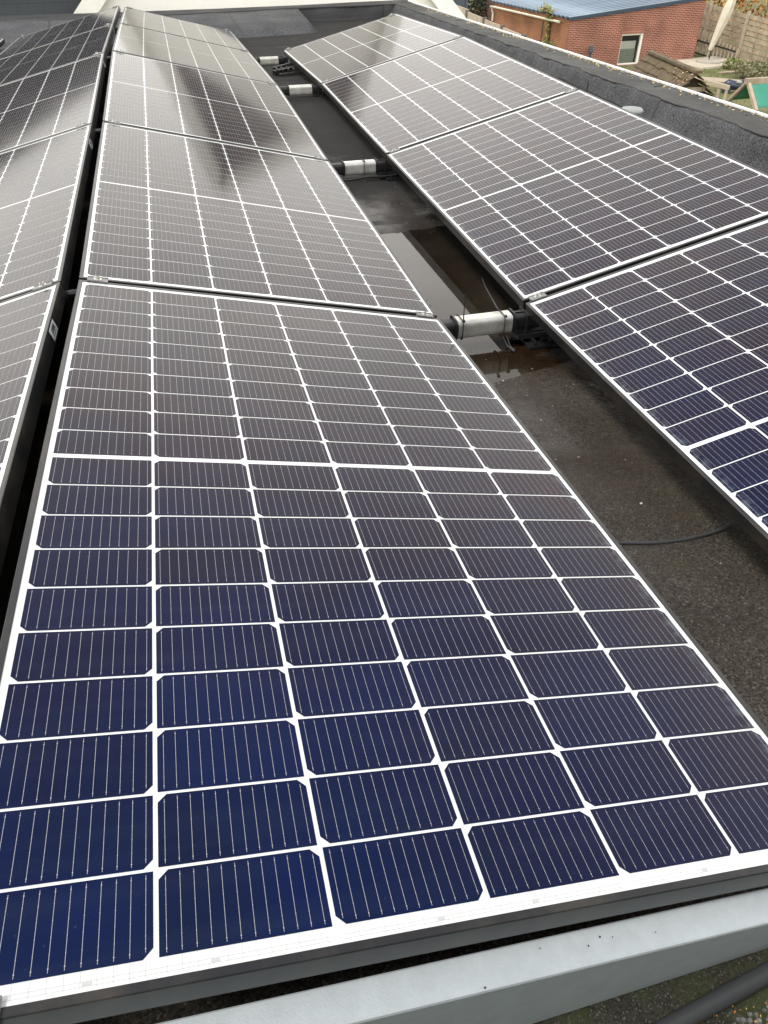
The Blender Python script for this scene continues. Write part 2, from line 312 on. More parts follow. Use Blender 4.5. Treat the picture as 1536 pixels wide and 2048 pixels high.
def build_water():
    t = M_water.node_tree; t.nodes.clear()
    o = nd(t, 'ShaderNodeOutputMaterial'); tr = nd(t, 'ShaderNodeBsdfTransparent'); gl = nd(t, 'ShaderNodeBsdfGlossy'); gl.inputs['Roughness'].default_value = 0.012
    tr.inputs['Color'].default_value = (0.93, 0.88, 0.80, 1)
    fr = nd(t, 'ShaderNodeFresnel'); fr.inputs['IOR'].default_value = 1.52
    n = nd(t, 'ShaderNodeTexNoise'); n.inputs['Scale'].default_value = 9; geo = nd(t, 'ShaderNodeNewGeometry'); t.links.new(geo.outputs['Position'], n.inputs['Vector'])
    bp = nd(t, 'ShaderNodeBump'); bp.inputs['Strength'].default_value = 0.02; bp.inputs['Distance'].default_value = 0.005; t.links.new(n.outputs['Fac'], bp.inputs['Height'])
    t.links.new(bp.outputs[0], gl.inputs['Normal'])
    mx = nd(t, 'ShaderNodeMixShader'); t.links.new(fr.outputs[0], mx.inputs[0]); t.links.new(tr.outputs[0], mx.inputs[1]); t.links.new(gl.outputs[0], mx.inputs[2])
    t.links.new(mx.outputs[0], o.inputs['Surface'])
build_water()

# ------------------------------------------------------------------ mesh helpers
class MB:
    def __init__(s): s.v = []; s.f = []; s.m = []
    def add(s, vs, fs, mi=0):
        o = len(s.v); s.v += [tuple(x) for x in vs]
        for f in fs: s.f.append(tuple(o + i for i in f)); s.m.append(mi)
    def box(s, lo, hi, mi=0, M=None):
        x0, y0, z0 = lo; x1, y1, z1 = hi
        vs = [(x0, y0, z0), (x1, y0, z0), (x1, y1, z0), (x0, y1, z0), (x0, y0, z1), (x1, y0, z1), (x1, y1, z1), (x0, y1, z1)]
        if M is not None: vs = [M @ Vector(v) for v in vs]
        s.add(vs, [(3, 2, 1, 0), (4, 5, 6, 7), (0, 1, 5, 4), (1, 2, 6, 5), (2, 3, 7, 6), (3, 0, 4, 7)], mi)
    def beam(s, a, b, wd, h, up=(0, 0, 1), mi=0):
        a = Vector(a); b = Vector(b); d = b - a; L = d.length; d.normalize(); u = Vector(up); sd_ = d.cross(u).normalized(); u = sd_.cross(d)
        M = Matrix((d.to_4d(), sd_.to_4d(), u.to_4d(), (0, 0, 0, 1))).transposed()
        M[3] = (0, 0, 0, 1); M.translation = a
        s.box((0, -wd / 2, -h / 2), (L, wd / 2, h / 2), mi, M)
    def tube(s, pts, rad, n=10, mi=0, cap=True, sq=None):
        pts = [Vector(p) for p in pts]; rs = rad if isinstance(rad, (list, tuple)) else [rad] * len(pts)
        rings = []
        up = Vector((0, 0, 1))
        for i, p in enumerate(pts):
            d = (pts[min(i + 1, len(pts) - 1)] - pts[max(i - 1, 0)]).normalized()
            a = d.cross(up)
            if a.length < 1e-3: a = d.cross(Vector((0, 1, 0)))
            a.normalize(); b2 = a.cross(d).normalized()
            ring = []
            for k in range(n):
                th = 2 * math.pi * (k + .5) / n; c_, s_ = math.cos(th), math.sin(th)
                if sq: # rounded square
                    q = sq; c_ = math.copysign(abs(c_) ** q, c_); s_ = math.copysign(abs(s_) ** q, s_)
                ring.append(p + (a * c_ + b2 * s_) * rs[i])
            rings.append(ring)
        vs = [v for r in rings for v in r]; fs = []
        for i in range(len(pts) - 1):
            for k in range(n):
                fs.append((i * n + k, i * n + (k + 1) % n, (i + 1) * n + (k + 1) % n, (i + 1) * n + k))
        if cap: fs.append(tuple(range(n - 1, -1, -1))); fs.append(tuple(range((len(pts) - 1) * n, len(pts) * n)))
        s.add(vs, fs, mi)
    def cyl(s, c, r, z0, z1, n=20, mi=0, r1=None):
        s.tube([(c[0], c[1], z0), (c[0], c[1], z1)], [r, r if r1 is None else r1], n, mi)
    def poly_extrude(s, poly, dvec, mi=0):
        n = len(poly); d = Vector(dvec); p = [Vector(q) for q in poly]
        vs = p + [q + d for q in p]
        fs = [tuple(range(n)), tuple(range(2 * n - 1, n - 1, -1))] + [(i + n, (i + 1) % n + n, (i + 1) % n, i) for i in range(n)]
        s.add(vs, fs, mi)
    def leaf(s, c, size, nrm=None, mi=0, asp=0.6):
        n = Vector(nrm) if nrm else Vector((random.gauss(0, 1), random.gauss(0, 1), random.gauss(0, 1)))
        n.normalize(); a = n.orthogonal().normalized(); b2 = n.cross(a); th = random.uniform(0, 6.28)
        u = (a * math.cos(th) + b2 * math.sin(th)) * size; v = (b2 * math.cos(th) - a * math.sin(th)) * size * asp; c = Vector(c)
        s.add([c - u, c + v * .9, c + u + n * size * .25, c - v * .9], [(0, 1, 2, 3)], mi)
    def build(s, name, mats, parent=None, loc=None, smooth=False, bevel=0, mesh_only=False, fixn=True):
        me = bpy.data.meshes.new(name); me.from_pydata(s.v, [], s.f); me.update()
        mats = mats if isinstance(mats, (list, tuple)) else [mats]
        for m in mats: me.materials.append(m)
        me.polygons.foreach_set('material_index', s.m)
        bm = bmesh.new(); bm.from_mesh(me)
        if fixn: bmesh.ops.recalc_face_normals(bm, faces=bm.faces)
        uvl = bm.loops.layers.uv.new('UVMap'); Z = Vector((0, 0, 1))
        for f in bm.faces:
            n = f.normal
            if abs(n.z) > 0.75: ax, ay = Vector((1, 0, 0)), Vector((0, 1, 0))
            else:
                ax = Z.cross(n).normalized(); ay = n.cross(ax)
            for l in f.loops: l[uvl].uv = (l.vert.co.dot(ax), l.vert.co.dot(ay))
        if smooth:
            for f in bm.faces: f.smooth = True
        bm.to_mesh(me); bm.free()
        if mesh_only: return me
        o = bpy.data.objects.new(name, me); C.objects.link(o)
        if parent: o.parent = parent
        if loc: o.location = loc
        if bevel:
            md = o.modifiers.new('bevel', 'BEVEL'); md.width = bevel; md.segments = 2; md.limit_method = 'ANGLE'; md.angle_limit = 0.6
        return o
def tag(o, label, cat, group=None):
    o['label'] = label; o['category'] = cat
    if group: o['group'] = group
    return o
def empty(name, loc=(0, 0, 0), label='', cat='', group=None, rot=None):
    o = bpy.data.objects.new(name, None); C.objects.link(o); o.location = loc; o.empty_display_size = 0.1
    if rot is not None: o.rotation_euler = rot
    return tag(o, label, cat, group)
def structure(o): o['kind'] = 'structure'; return o
def stuff(o, label, cat): o['kind'] = 'stuff'; return tag(o, label, cat)
def part(name, mb, m, parent, **kw): return mb.build(name, m, parent, **kw)
def interp(xs, ys, x):
    if x <= xs[0]: return ys[0]
    for i in range(len(xs) - 1):
        if x <= xs[i + 1]:
            t = (x - xs[i]) / (xs[i + 1] - xs[i]); t = t * t * (3 - 2 * t) if True else t
            return ys[i] + (ys[i + 1] - ys[i]) * t
    return ys[-1]
def lerp_pl(xs, ys, x):
    if x <= xs[0]: return ys[0] + (ys[1] - ys[0]) / (xs[1] - xs[0]) * (x - xs[0])
    for i in range(len(xs) - 1):
        if x <= xs[i + 1] or i == len(xs) - 2:
            return ys[i] + (ys[i + 1] - ys[i]) * (x - xs[i]) / (xs[i + 1] - xs[i])
def wob(x, y, s=1.0):
    return (math.sin(x * 3.1 * s + 1.3 + 1.7 * math.sin(y * 2.3 * s)) + math.sin(y * 4.7 * s + x * 1.9 * s + .4) + .6 * math.sin(x * 9.7 * s + y * 7.9 * s + 2.1) + .4 * math.sin(x * 17 * s - y * 23 * s)) / 3.0

# ------------------------------------------------------------------ roof
RY = [-2.4, -0.9, 0.0, 0.35, 0.6, 0.9, 1.45, 1.85, 2.15, 2.64, 4.4, 6.16, 7.92, 8.7, 9.8]
RZ = [-0.345, -0.345, -0.354, -0.364, -0.3715, -0.379, -0.381, -0.374, -0.366, -0.354, -0.314, -0.335, -0.355, -0.341, -0.339]
SEAMS = [2.08, 4.55, 5.35, 7.42]
def roof_z(x, y):
    z = interp(RY, RZ, y) + 0.0022 * wob(x, y) + 0.0008 * wob(x, y, 4.0)
    if x > 2.5: t = min(1, (x - 2.5) / .6); z += .03 * t * t
    for sy in SEAMS:
        yy = sy + .02 * math.sin(x * 5) + .008 * math.sin(x * 23)
        if y > yy: z += 0.0035
        if 0 < y - yy < .05: z += .003
    return z
def build_roof():
    mb = MB(); xs = [-4.5 + .25 * i for i in range(16)] + [-.5 + .1 * i for i in range(12)] + [.7 + .02 * i for i in range(50)] + [1.7 + .1 * i for i in range(18)]
    ys = []; y = -2.4
    while y < 9.8: ys.append(y); y += .02 if y < 2.6 else .03
    nx = len(xs)
    for yy in ys:
        for xx in xs: mb.v.append((xx, yy, roof_z(xx, yy)))
    for j in range(len(ys) - 1):
        for i in range(nx - 1):
            mb.f.append((j * nx + i, j * nx + i + 1, (j + 1) * nx + i + 1, (j + 1) * nx + i)); mb.m.append(1 if ys[j] < -.86 else 0)
    structure(mb.build('roof', [M_roof, M_moss], smooth=True, fixn=False))
build_roof()
def build_water_sheet():
    mb = MB(); x0, x1, y0, y1, z = 0.3, 2.2, 0.15, 2.2, -0.3722
    mb.add([(x0, y0, z), (x1, y0, z), (x1, y1, z), (x0, y1, z)], [(0, 1, 2, 3)])
    structure(mb.build('puddle_water', M_water))
build_water_sheet()

# ------------------------------------------------------------------ solar panels
PA, ROWP, MIDH, TH, PITCH = 0.168, 0.08423, 0.00969, 0.22673, 1.7605
XR, ZR, YR, XL, ZL = 1.30679, -0.22073, 0.0085, -0.07986, -0.00295
NODE = [[[0.0236, 0.0304], [-0.0403, -0.0376], [-0.0093, -0.0065], [0.0398, 0.0403], [0.0103, 0.0094], [-0.0295, -0.0299]],
        [[0.005, 0.0118], [-0.0308, -0.023], [-0.0037, 0.0029], [0.0281, 0.0331], [-0.0006, 0.0032], [-0.0119, -0.0083]],
        [[0.0199, 0.0183], [-0.0398, -0.0396], [-0.0121, -0.0114], [0.0347, 0.0347], [0.0106, 0.0109], [-0.0166, -0.0162]]]
UC = 3 * PA
def surf(row, k, u, v):
    s = v / PITCH + .5; t = u / (6 * PA); n0 = NODE[row][k]; n1 = NODE[row][k + 1]
    dz = (n0[0] * (1 - t) + n0[1] * t) * (1 - s) + (n1[0] * (1 - t) + n1[1] * t) * s
    c, sn = u * math.cos(TH), u * math.sin(TH)
    if row == 0: return Vector((c, k * PITCH + v, -sn + dz))
    if row == 1: return Vector((XR + c, k * PITCH + v + YR, ZR + sn + dz))
    return Vector((XL - c, k * PITCH + v, ZL - sn + dz))
def pose(row, k):
    h = PITCH / 2; a, b, c, d = surf(row, k, 0, -h), surf(row, k, 6 * PA, -h), surf(row, k, 0, h), surf(row, k, 6 * PA, h)
    o = (a + b + c + d) / 4; ey = ((c - a) + (d - b)).normalized(); ex = ((b - a) + (d - c)); ex = (ex - ey * ex.dot(ey)).normalized()
    if row == 1: ex, ey = -ex, -ey
    if row == 2: ey = -ey            # ex already points down to the low side
    ez = ex.cross(ey)
    M = Matrix((ex.to_4d(), ey.to_4d(), ez.to_4d(), (0, 0, 0, 1))).transposed(); M[3] = (0, 0, 0, 1); M.translation = o
    return M
W2, L2 = 0.5205, 0.8725
def make_panel_meshes():
    fr = MB(); lip, dep, zt = 0.0095, 0.035, 0.0018
    prof = [(0, -dep), (0, zt - .0012), (0.0012, zt), (lip - .0006, zt), (lip, zt - .0006), (lip, -.004), (0.0022, -.004), (0.0022, -dep + .002), (0.028, -dep + .002), (0.028, -dep)]
    cor = [(-1, -1), (1, -1), (1, 1), (-1, 1)]; np_ = len(prof); vs = []
    for cx, cy in cor:
        for d, z in prof: vs.append((cx * (W2 - d), cy * (L2 - d), z))
    fs = []
    for i in range(4):
        j = (i + 1) % 4
        for k in range(np_):
            l = (k + 1) % np_; fs.append((i * np_ + k, j * np_ + k, j * np_ + l, i * np_ + l))
    fr.add(vs, fs); fme = fr.build('frame', M_frame, mesh_only=True)
    lam = MB(); lam.box((-W2 + .003, -L2 + .003, -.0038), (W2 - .003, L2 - .003, 0.0))
    # connecting ribbons laid in the white margins and across the middle
    def strip(x0, x1, y0, y1, z=.00025): lam.add([(x0, y0, z), (x1, y0, z), (x1, y1, z), (x0, y1, z)], [(0, 1, 2, 3)], 1)
    cw, ch = 0.1630, ROWP - 0.0033
    ce = 10 * ROWP + MIDH / 2 - .0013
    for sy in (-1, 1):
        for i in range(3):
            x0 = -UC + i * 2 * PA + .006; x1 = x0 + 2 * PA - .012
            for yy, th in ((ce + .0085, .0005), (ce + .0125, .0005)): strip(x0, x1, sy * yy - th / 2, sy * yy + th / 2)
            for xx in (x0 + .1, x0 + .21): strip(xx, xx + .008, sy * (ce + .0105) - .0014, sy * (ce + .0105) + .0014, .0003)
        for i in range(6):
            for k in range(12):
                x = -UC + i * PA + (PA - cw) / 2 + cw * (k + .5) / 12
                strip(x - .0002, x + .0002, min(sy * ce, sy * (ce + .014)), max(sy * ce, sy * (ce + .014)), .0002)
    for i in range(3):
        x0 = -UC + i * 2 * PA + .008; strip(x0, x0 + 2 * PA - .016, -.0016, -.0011); strip(x0, x0 + 2 * PA - .016, .0011, .0016)
    lme = lam.build('backsheet', [M_back, M_ribbon], mesh_only=True)
    ce_ = MB(); zc, zb, chf = .0004, .0006, .0092
    for i in range(6):
        x0 = -UC + i * PA + (PA - cw) / 2; x1 = x0 + cw
        for r in range(20):
            if r < 10: y0 = MIDH / 2 + r * ROWP + .00165; far = True
            else: y0 = -MIDH / 2 - (r - 9) * ROWP + .00165; far = False
            y1 = y0 + ch
            near_ch = (i % 2 == 0) != far       # which long edge has the cut corners
            if near_ch: vs = [(x0 + chf, y0), (x1 - chf, y0), (x1, y0 + chf), (x1, y1), (x0, y1), (x0, y0 + chf)]
            else: vs = [(x0, y0), (x1, y0), (x1, y1 - chf), (x1 - chf, y1), (x0 + chf, y1), (x0, y1 - chf)]
            ce_.add([(a, b, zc) for a, b in vs], [tuple(range(6))], 0)
            for k in range(12):
                x = x0 + cw * (k + .5) / 12 + random.uniform(-.0001, .0001); wv = .00023
                a0, b0 = y0 + .003, y1 - .003
                if k in (0, 11):
                    if near_ch: a0 += .003
                    else: b0 -= .003
                ce_.add([(x - wv, a0, zb), (x + wv, a0, zb), (x + wv, b0, zb), (x - wv, b0, zb)], [(0, 1, 2, 3)], 1)
                for yy, hw in ((a0 + .0035, .0007), (b0 - .0035, .0007)):
                    ce_.add([(x - hw, yy, zb + .0001), (x, yy - 1.6 * hw, zb + .0001), (x + hw, yy, zb + .0001), (x, yy + 1.6 * hw, zb + .0001)], [(0, 1, 2, 3)], 1)
                for q in range(1, 5):
                    yy = a0 + (b0 - a0) * q / 5; hw = .00038
                    ce_.add([(x - hw, yy - hw, zb + .0001), (x + hw, yy - hw, zb + .0001), (x + hw, yy + hw, zb + .0001), (x - hw, yy + hw, zb + .0001)], [(0, 1, 2, 3)], 1)
    cme = ce_.build('solar_cells', [M_cell, M_bus], mesh_only=True)
    return fme, lme, cme
FME, LME, CME = make_panel_meshes()
def label_mesh():
    mb = MB(); x = -W2 - .0006
    y0 = -.56
    mb.add([(x, y0, -.004), (x, y0 - .075, -.004), (x, y0 - .075, -.031), (x, y0, -.031)], [(0, 1, 2, 3)], 0)
    yy = y0 - .018
    while yy > y0 - .06:
        wd = random.choice((.0008, .0014, .002)); mb.add([(x - .0003, yy, -.008), (x - .0003, yy - wd, -.008), (x - .0003, yy - wd, -.021), (x - .0003, yy, -.021)], [(0, 1, 2, 3)], 1); yy -= wd + random.choice((.001, .0016))
    mb.add([(x - .0003, y0 - .014, -.024), (x - .0003, y0 - .06, -.024), (x - .0003, y0 - .06, -.026), (x - .0003, y0 - .014, -.026)], [(0, 1, 2, 3)], 1)
    return mb.build('serial_label', [M_label, M_ink], mesh_only=True)
SLM = label_mesh()
GP = 'solar panels in rows on the flat roof'
ORD = ['nearest', 'second', 'third', 'fourth', 'farthest']
PLAB = {
 (0, 0): 'large nearest solar panel of the middle row, dark blue cells filling the foreground',
 (0, 1): 'second solar panel of the middle row, tip of the dark gable reflection on it',
 (0, 2): 'third solar panel of the middle row, half covered by the dark house reflection',
 (0, 3): 'fourth solar panel of the middle row, pale cream reflection all over it',
 (0, 4): 'farthest solar panel of the middle row, nearest to the cream gable wall',
 (1, 0): 'nearest solar panel of the right row, dark blue cells cut by the right picture edge',
 (1, 1): 'second solar panel of the right row, beside the grey vent cap at the parapet',
 (1, 2): 'third solar panel of the right row, pale grey with one dark corner',
 (1, 3): 'farthest solar panel of the right row, bright half and grey half reflected in it',
 (2, 0): 'nearest solar panel of the left row, with a white sticker on its black side',
 (2, 1): 'second solar panel of the left row, dark fading to pale beige towards us',
 (2, 2): 'third solar panel of the left row, grey with pale lower edge',
 (2, 3): 'fourth solar panel of the left row, almost black from the slate roof it mirrors',
 (2, 4): 'farthest solar panel of the left row, black, its end facing the back parapet'}
def panel(M, label, sticker=False):
    o = empty('solar_panel', label=label, cat='solar panel', group=GP)
    o.matrix_world = M
    for nm, me in (('frame', FME), ('backsheet', LME)):
        c = bpy.data.objects.new(nm, me); C.objects.link(c); c.parent = o
        if nm == 'backsheet':
            q = bpy.data.objects.new('solar_cells', CME); C.objects.link(q); q.parent = c
    if sticker:
        q = bpy.data.objects.new('serial_label', SLM); C.objects.link(q); q.parent = o; q['label'] = 'white barcode sticker on the black frame side'
    return o
POSE = {}
for (row, k), lb in PLAB.items():
    POSE[row, k] = pose(row, k); panel(POSE[row, k], lb, row == 2)
Ml = pose(2, 4); Ml = Matrix.Translation((0, 0, 0)) @ Matrix.Rotation(2 * 0.22673, 4, 'Y') @ Matrix.Rotation(0, 4, 'X')
# one more row to the left of it all: only the corner of its last panel shows
def pose_left():
    o = Vector((-1.17, 7.70, -.232)); ex = Vector((math.cos(TH), 0, -math.sin(TH))); ey = Vector((0, 1, 0)); ez = ex.cross(ey)
    M = Matrix((ex.to_4d(), ey.to_4d(), ez.to_4d(), (0, 0, 0, 1))).transposed(); M[3] = (0, 0, 0, 1)
    M.translation = o - ex * W2 - ey * L2; return M
panel(pose_left(), 'corner of a solar panel peeping in at the far left edge', False)

# ------------------------------------------------------------------ clamps
def clamp_parts():
    mb = MB(); mb.box((-.026, -.016, .0022), (.026, .016, .0052)); mb.box((-.026, -.0065, -.02), (.026, .0065, .0022))
    mb.box((-.026, -.016, .0052), (.026, -.0125, .0066)); mb.box((-.026, .0125, .0052), (.026, .016, .0066))
    a = mb.build('clamp_plate', M_clamp, mesh_only=True)
    b = MB(); b.cyl((0, 0), .0105, .0052, .0066, 18); b.cyl((0, 0), .0068, .0066, .0125, 6); b.cyl((0, 0), .0035, .0125, .0132, 8, 1)
    return a, b.build('bolt', [M_bolt, M_black], mesh_only=True)
CPM, CBM = clamp_parts()
ROWN = ['middle', 'right', 'left']
def clamp(loc, M3, label, grp):
    o = empty('panel_clamp', label=label, cat='clamp', group=grp)
    M = M3.to_3x3().to_4x4(); M.translation = loc; o.matrix_world = M
    for nm, me in (('clamp_plate', CPM), ('bolt', CBM)):
        c = bpy.data.objects.new(nm, me); C.objects.link(c); c.parent = o
JN = ['near end', 'first joint from the camera', 'second joint from the camera', 'third joint from the camera', 'fourth joint from the camera', 'far end']
for row, n in ((0, 5), (1, 4), (2, 5)):
    for j in range(0, n + 1):
        if j == 0 and row == 1: continue
        for side in (-1, 1):          # -1 high side, +1 low side
            x = side * (.474 if j > 0 else .486)
            pts = []
            if j > 0:
                M = POSE[row, j - 1]; ys = 1 if row == 0 else -1; pts.append((M, M @ Vector((x, ys * (PITCH / 2 if j < n else L2 - .001), 0))))
            if j < n:
                M = POSE[row, j]; ys = -1 if row == 0 else 1; pts.append((M, M @ Vector((x, ys * (PITCH / 2 if j > 0 else L2 - .001), 0))))
            p = sum((q[1] for q in pts), Vector()) / len(pts)
            sidew = ('ridge' if side < 0 else ('valley' if row < 2 else 'outer')) if row != 1 else ('parapet' if side < 0 else 'valley')
            clamp(p, pts[0][0], 'small galvanised clamp on the %s row at its %s, %s side' % (ROWN[row], JN[j] if not (row == 1 and j == n) else 'far end', sidew), 'clamps holding the solar panels')

# ------------------------------------------------------------------ valley tubes and ridge brackets
TUBE = [(1, .862, -.300, 'nearest', 1.052, 1.235), (2, 2.700, -.292, 'second', 1.085, 1.245), (3, 4.62, -.262, 'third', 1.10, 1.262), (4, 6.20, -.298, 'farthest', 1.085, 1.245)]
for j, y, z, nm, xa, xb in TUBE:
    o = empty('valley_tube', (0, y, z), '%s silver tube bridging the valley between two panel rows%s' % (nm, {1: ', two cable ties on it', 2: ', one cable tie on it'}.get(j, '')), 'tube', 'silver tubes across the valley')
    h = .0295
    mb = MB(); mb.tube([(xa, 0, 0), (xa + .001, 0, 0), (xb - .001, 0, 0), (xb, 0, 0)], [h * .94, h, h, h * .94], 24, sq=0.42); mb.build('tube_sleeve', M_alu, o)
    for s, (p, q) in ((-1, (xa, .93)), (1, (xb, 1.33))):
        mb = MB(); mb.tube([(p, 0, 0), (q, 0, 0)], .026, 20, sq=0.5)
        mb.tube([(p - s * -.004, 0, 0), (p - s * -.009, 0, 0)], .034, 20, sq=.45)
        if s > 0:
            e0 = p + .045; mb.box((e0, -.035, -.034), (e0 + .004, .035, .03)); mb.box((p + .012, -.003, .026), (e0, .003, .03)); mb.box((p + .012, -.03, -.034), (p + .11, -.026, -.028)); mb.box((p + .012, .026, -.034), (p + .11, .03, -.028))
            mb.box((p + .02, -.035, -.052), (p + .13, .04, -.036))
        mb.build('tube_connector', M_black, o)
    mb = MB(); zr = roof_z(1.32, y) - z
    mb.box((xb + .05, -.07, zr), (xb + .24, .07, zr + .012)); mb.box((xb + .10, -.045, zr + .012), (xb + .2, .045, -.05))
    for q in range(3): mb.box((xb + .07 + q * .05, -.065, zr + .012), (xb + .075 + q * .05, .065, zr + .026))
    mb.build('foot', M_black, o)
    ties = {1: [(xa + .014, .085, .004, 0), (xb - .03, .0, 0, 1)], 2: [(xa + .098, .07, .0, 0)]}.get(j, [])
    for tx, ln, ox, tail in ties:
        mb = MB(); ring = []
        for k in range(17):
            th = 2 * math.pi * k / 16 + .2; c_, s_ = math.cos(th), math.sin(th)
            ring.append((tx, math.copysign(abs(c_) ** .42, c_) * .0325, math.copysign(abs(s_) ** .42, s_) * .0325))
        for k in range(16): mb.beam(ring[k], ring[k + 1], .0045, .0016, up=(1, .01, .02))
        mb.box((tx - .004, -.036, .031), (tx + .004, -.028, .038))
        if ln: mb.tube([(tx, -.03, .034), (tx + .001, -.026, .06), (tx + .003, -.022, .034 + ln)], [.0022, .002, .0014], 6)
        if tail: mb.tube([(tx - .004, .024, .034), (tx - .012, .05, .052), (tx - .028, .085, .085), (tx - .036, .10, .11)], [.0022, .0024, .0022, .001], 6)
        if tail:
            mb.tube([(tx, -.02, -.034), (tx + .01, -.05, -.06), (tx + .022, -.075, -.068), (tx + .03, -.06, -.066)], .0018, 6)
            mb.tube([(tx + .012, -.03, -.034), (tx + .018, -.055, -.06), (tx + .026, -.075, -.068)], .0018, 6)
        mb.build('cable_tie', M_black if not tail else M_rubber, o)
# ridge brackets: black V arms and hoop between the left and middle rows at every joint
for j in range(1, 5):
    y = (j - .5) * PITCH; z = (NODE[0][j][0] + NODE[2][j][0]) / 2
    o = empty('ridge_bracket', (-.04, y, z), 'black bracket in the dark ridge gap at the %s joint' % ['first', 'second', 'third', 'fourth'][j - 1], 'bracket', 'black brackets in the ridge gap')
    mb = MB()
    for s in (-1, 1): mb.beam((s * .02, 0, -.035), (s * .02, 0, -.34), .04, .012, up=(1, 0, 0))
    mb.box((-.026, -.02, -.345), (.026, .02, -.325)); mb.build('bracket_leg', M_black, o)
    mb = MB(); mb.tube([(-.03, 0, -.046)] + [(.03 * math.cos(math.pi - a * math.pi / 8), 0, -.046 + .012 * math.sin(a * math.pi / 8)) for a in range(1, 8)] + [(.03, 0, -.046)], .011, 10)
    mb.build('hoop', M_black, o)
# feet hidden below the rows carry the ridge
for j in range(6):
    pass

# ------------------------------------------------------------------ wind plate closing the near end
def wind_plate():
    o = empty('end_plate', (0, -.872, -.06), 'pale grey sheet metal end plate along the near edge of the solar panels', 'metal plate')
    x0, x1 = -.03, 1.10
    def zt(x): return .0087 - .206 * x
    ya, yb = 0.0, -.0375; r = .004
    mb = MB(); n = 24
    prof = lambda x: [(ya, zt(x) - .02), (ya, zt(x) - .001), (ya - .0015, zt(x)), (yb + r, zt(x)), (yb + r * .3, zt(x) - r * .3), (yb, zt(x) - r), (yb, min(zt(x) - .02, -.283 + .005 * math.sin(3 * x)))]
    rows = []
    for i in range(n + 1):
        x = x0 + (x1 - x0) * i / n; rows.append([(x, y, z) for y, z in prof(x)])
    k = len(rows[0]); vs = [v for r_ in rows for v in r_]
    fs = [(i * k + a, (i + 1) * k + a, (i + 1) * k + a + 1, i * k + a + 1) for i in range(n) for a in range(k - 1)]
    mb.add(vs, fs); ob = mb.build('plate', M_plate, o, smooth=False)
    md = ob.modifiers.new('solid', 'SOLIDIFY'); md.thickness = .0015; md.offset = -1
    # specks of dirt on the flange
    for x, q, s in ((.62, .012, .0011), (.602, .018, .0009), (.635, .015, .0006), (.47, .034, .0011), (.545, .01, .0007), (.69, .02, .0006)):
        mb = MB(); mb.cyl((x, -q), s, zt(x) + .0002, zt(x) + .0012, 7); mb.build('dirt_speck', M_seam, o)
wind_plate()

# cables
mb = MB(); mb.tube([(.55, -.985, -.335), (.66, -.962, -.334), (.72, -.954, -.333), (.80, -.944, -.332), (.88, -.934, -.331), (1.0, -.92, -.331), (1.15, -.90, -.331)], .0112, 14)
tag(mb.build('power_cable', M_rubber, smooth=True), 'thick black cable on the mossy roof in front of the grey end plate', 'cable')
mb = MB()
pts = [(.90, -.06, -.350), (1.0, -.105, -.352), (1.054, -.121, -.352), (1.10, -.133, -.352), (1.16, -.149, -.352), (1.206, -.156, -.352), (1.253, -.159, -.351), (1.319, -.155, -.348), (1.386, -.141, -.343), (1.46, -.12, -.33), (1.56, -.10, -.31)]
def smooth_pts(p, n=6):
    P = [Vector(q) for q in p]; o = []
    for i in range(len(P) - 1):
        a, b, c, d = P[max(i - 1, 0)], P[i], P[i + 1], P[min(i + 2, len(P) - 1)]
        for k in range(n):
            t = k / n; o.append(.5 * ((2 * b) + (c - a) * t + (2 * a - 5 * b + 4 * c - d) * t * t + (3 * b - a - 3 * c + d) * t ** 3))
    return o + [P[-1]]
mb.tube(smooth_pts(pts), .0042, 10); tag(mb.build('roof_cable', M_rubber, smooth=True), 'thin black cable crossing the brown roof between the two panel rows', 'cable')
mb = MB()
for (y, z, off) in ((2.66, -.326, 0), (2.67, -.331, .006)):
    mb.tube(smooth_pts([(.98, y, z + .006), (1.08, y - .012 - off, z - .008), (1.2, y - .006, z - .002), (1.3, y, z - .006), (1.45, y + .02, z)]), .0032, 8)
tag(mb.build('cable_pair', M_rubber, smooth=True), 'pair of black cables slung under the second silver tube', 'cable')
# loose black fitting on the roof beyond the third tube
mb = MB(); zr = roof_z(1.25, 5.7)
for a, b_, w_, h_ in (((1.13, 5.62, zr + .02), (1.34, 5.72, zr + .035), .05, .03), ((1.16, 5.55, zr + .012), (1.36, 5.60, zr + .014), .03, .022), ((1.14, 5.72, zr + .03), (1.3, 5.78, zr + .05), .03, .03)):
    mb.beam(a, b_, w_, h_)
for q in range(4): mb.box((1.15 + q * .045, 5.56, zr + .03), (1.16 + q * .045, 5.7, zr + .05))
tag(mb.build('plastic_fitting', M_black, bevel=.003), 'loose black plastic fitting on the roof under the far right row corner', 'fitting')
# cable tie tail standing above the right row, and roof vent
mb = MB(); mb.tube([(2.43, 2.80, -.05), (2.432, 2.80, .0), (2.43, 2.803, .022)], [.003, .003, .002], 6)
tag(mb.build('cable_tie', M_black), 'black cable tie tail sticking up behind the right row', 'cable tie')
o = empty('roof_vent', (2.80, 2.93, -.31), 'round grey vent cap between the right row and the parapet', 'roof vent')
mb = MB(); mb.cyl((0, 0), .035, -.02, .14, 20); mb.build('vent_pipe', M_concp, o, smooth=False)
mb = MB(); mb.tube([(0, 0, .135), (0, 0, .14), (0, 0, .150), (0, 0, .160), (0, 0, .164)], [.055, .062, .063, .055, .01], 28); mb.build('vent_cap', mat('grey_vent_plastic', (0.27, 0.29, 0.27), rough=.6, var=.15, vscale=40), o, smooth=True)

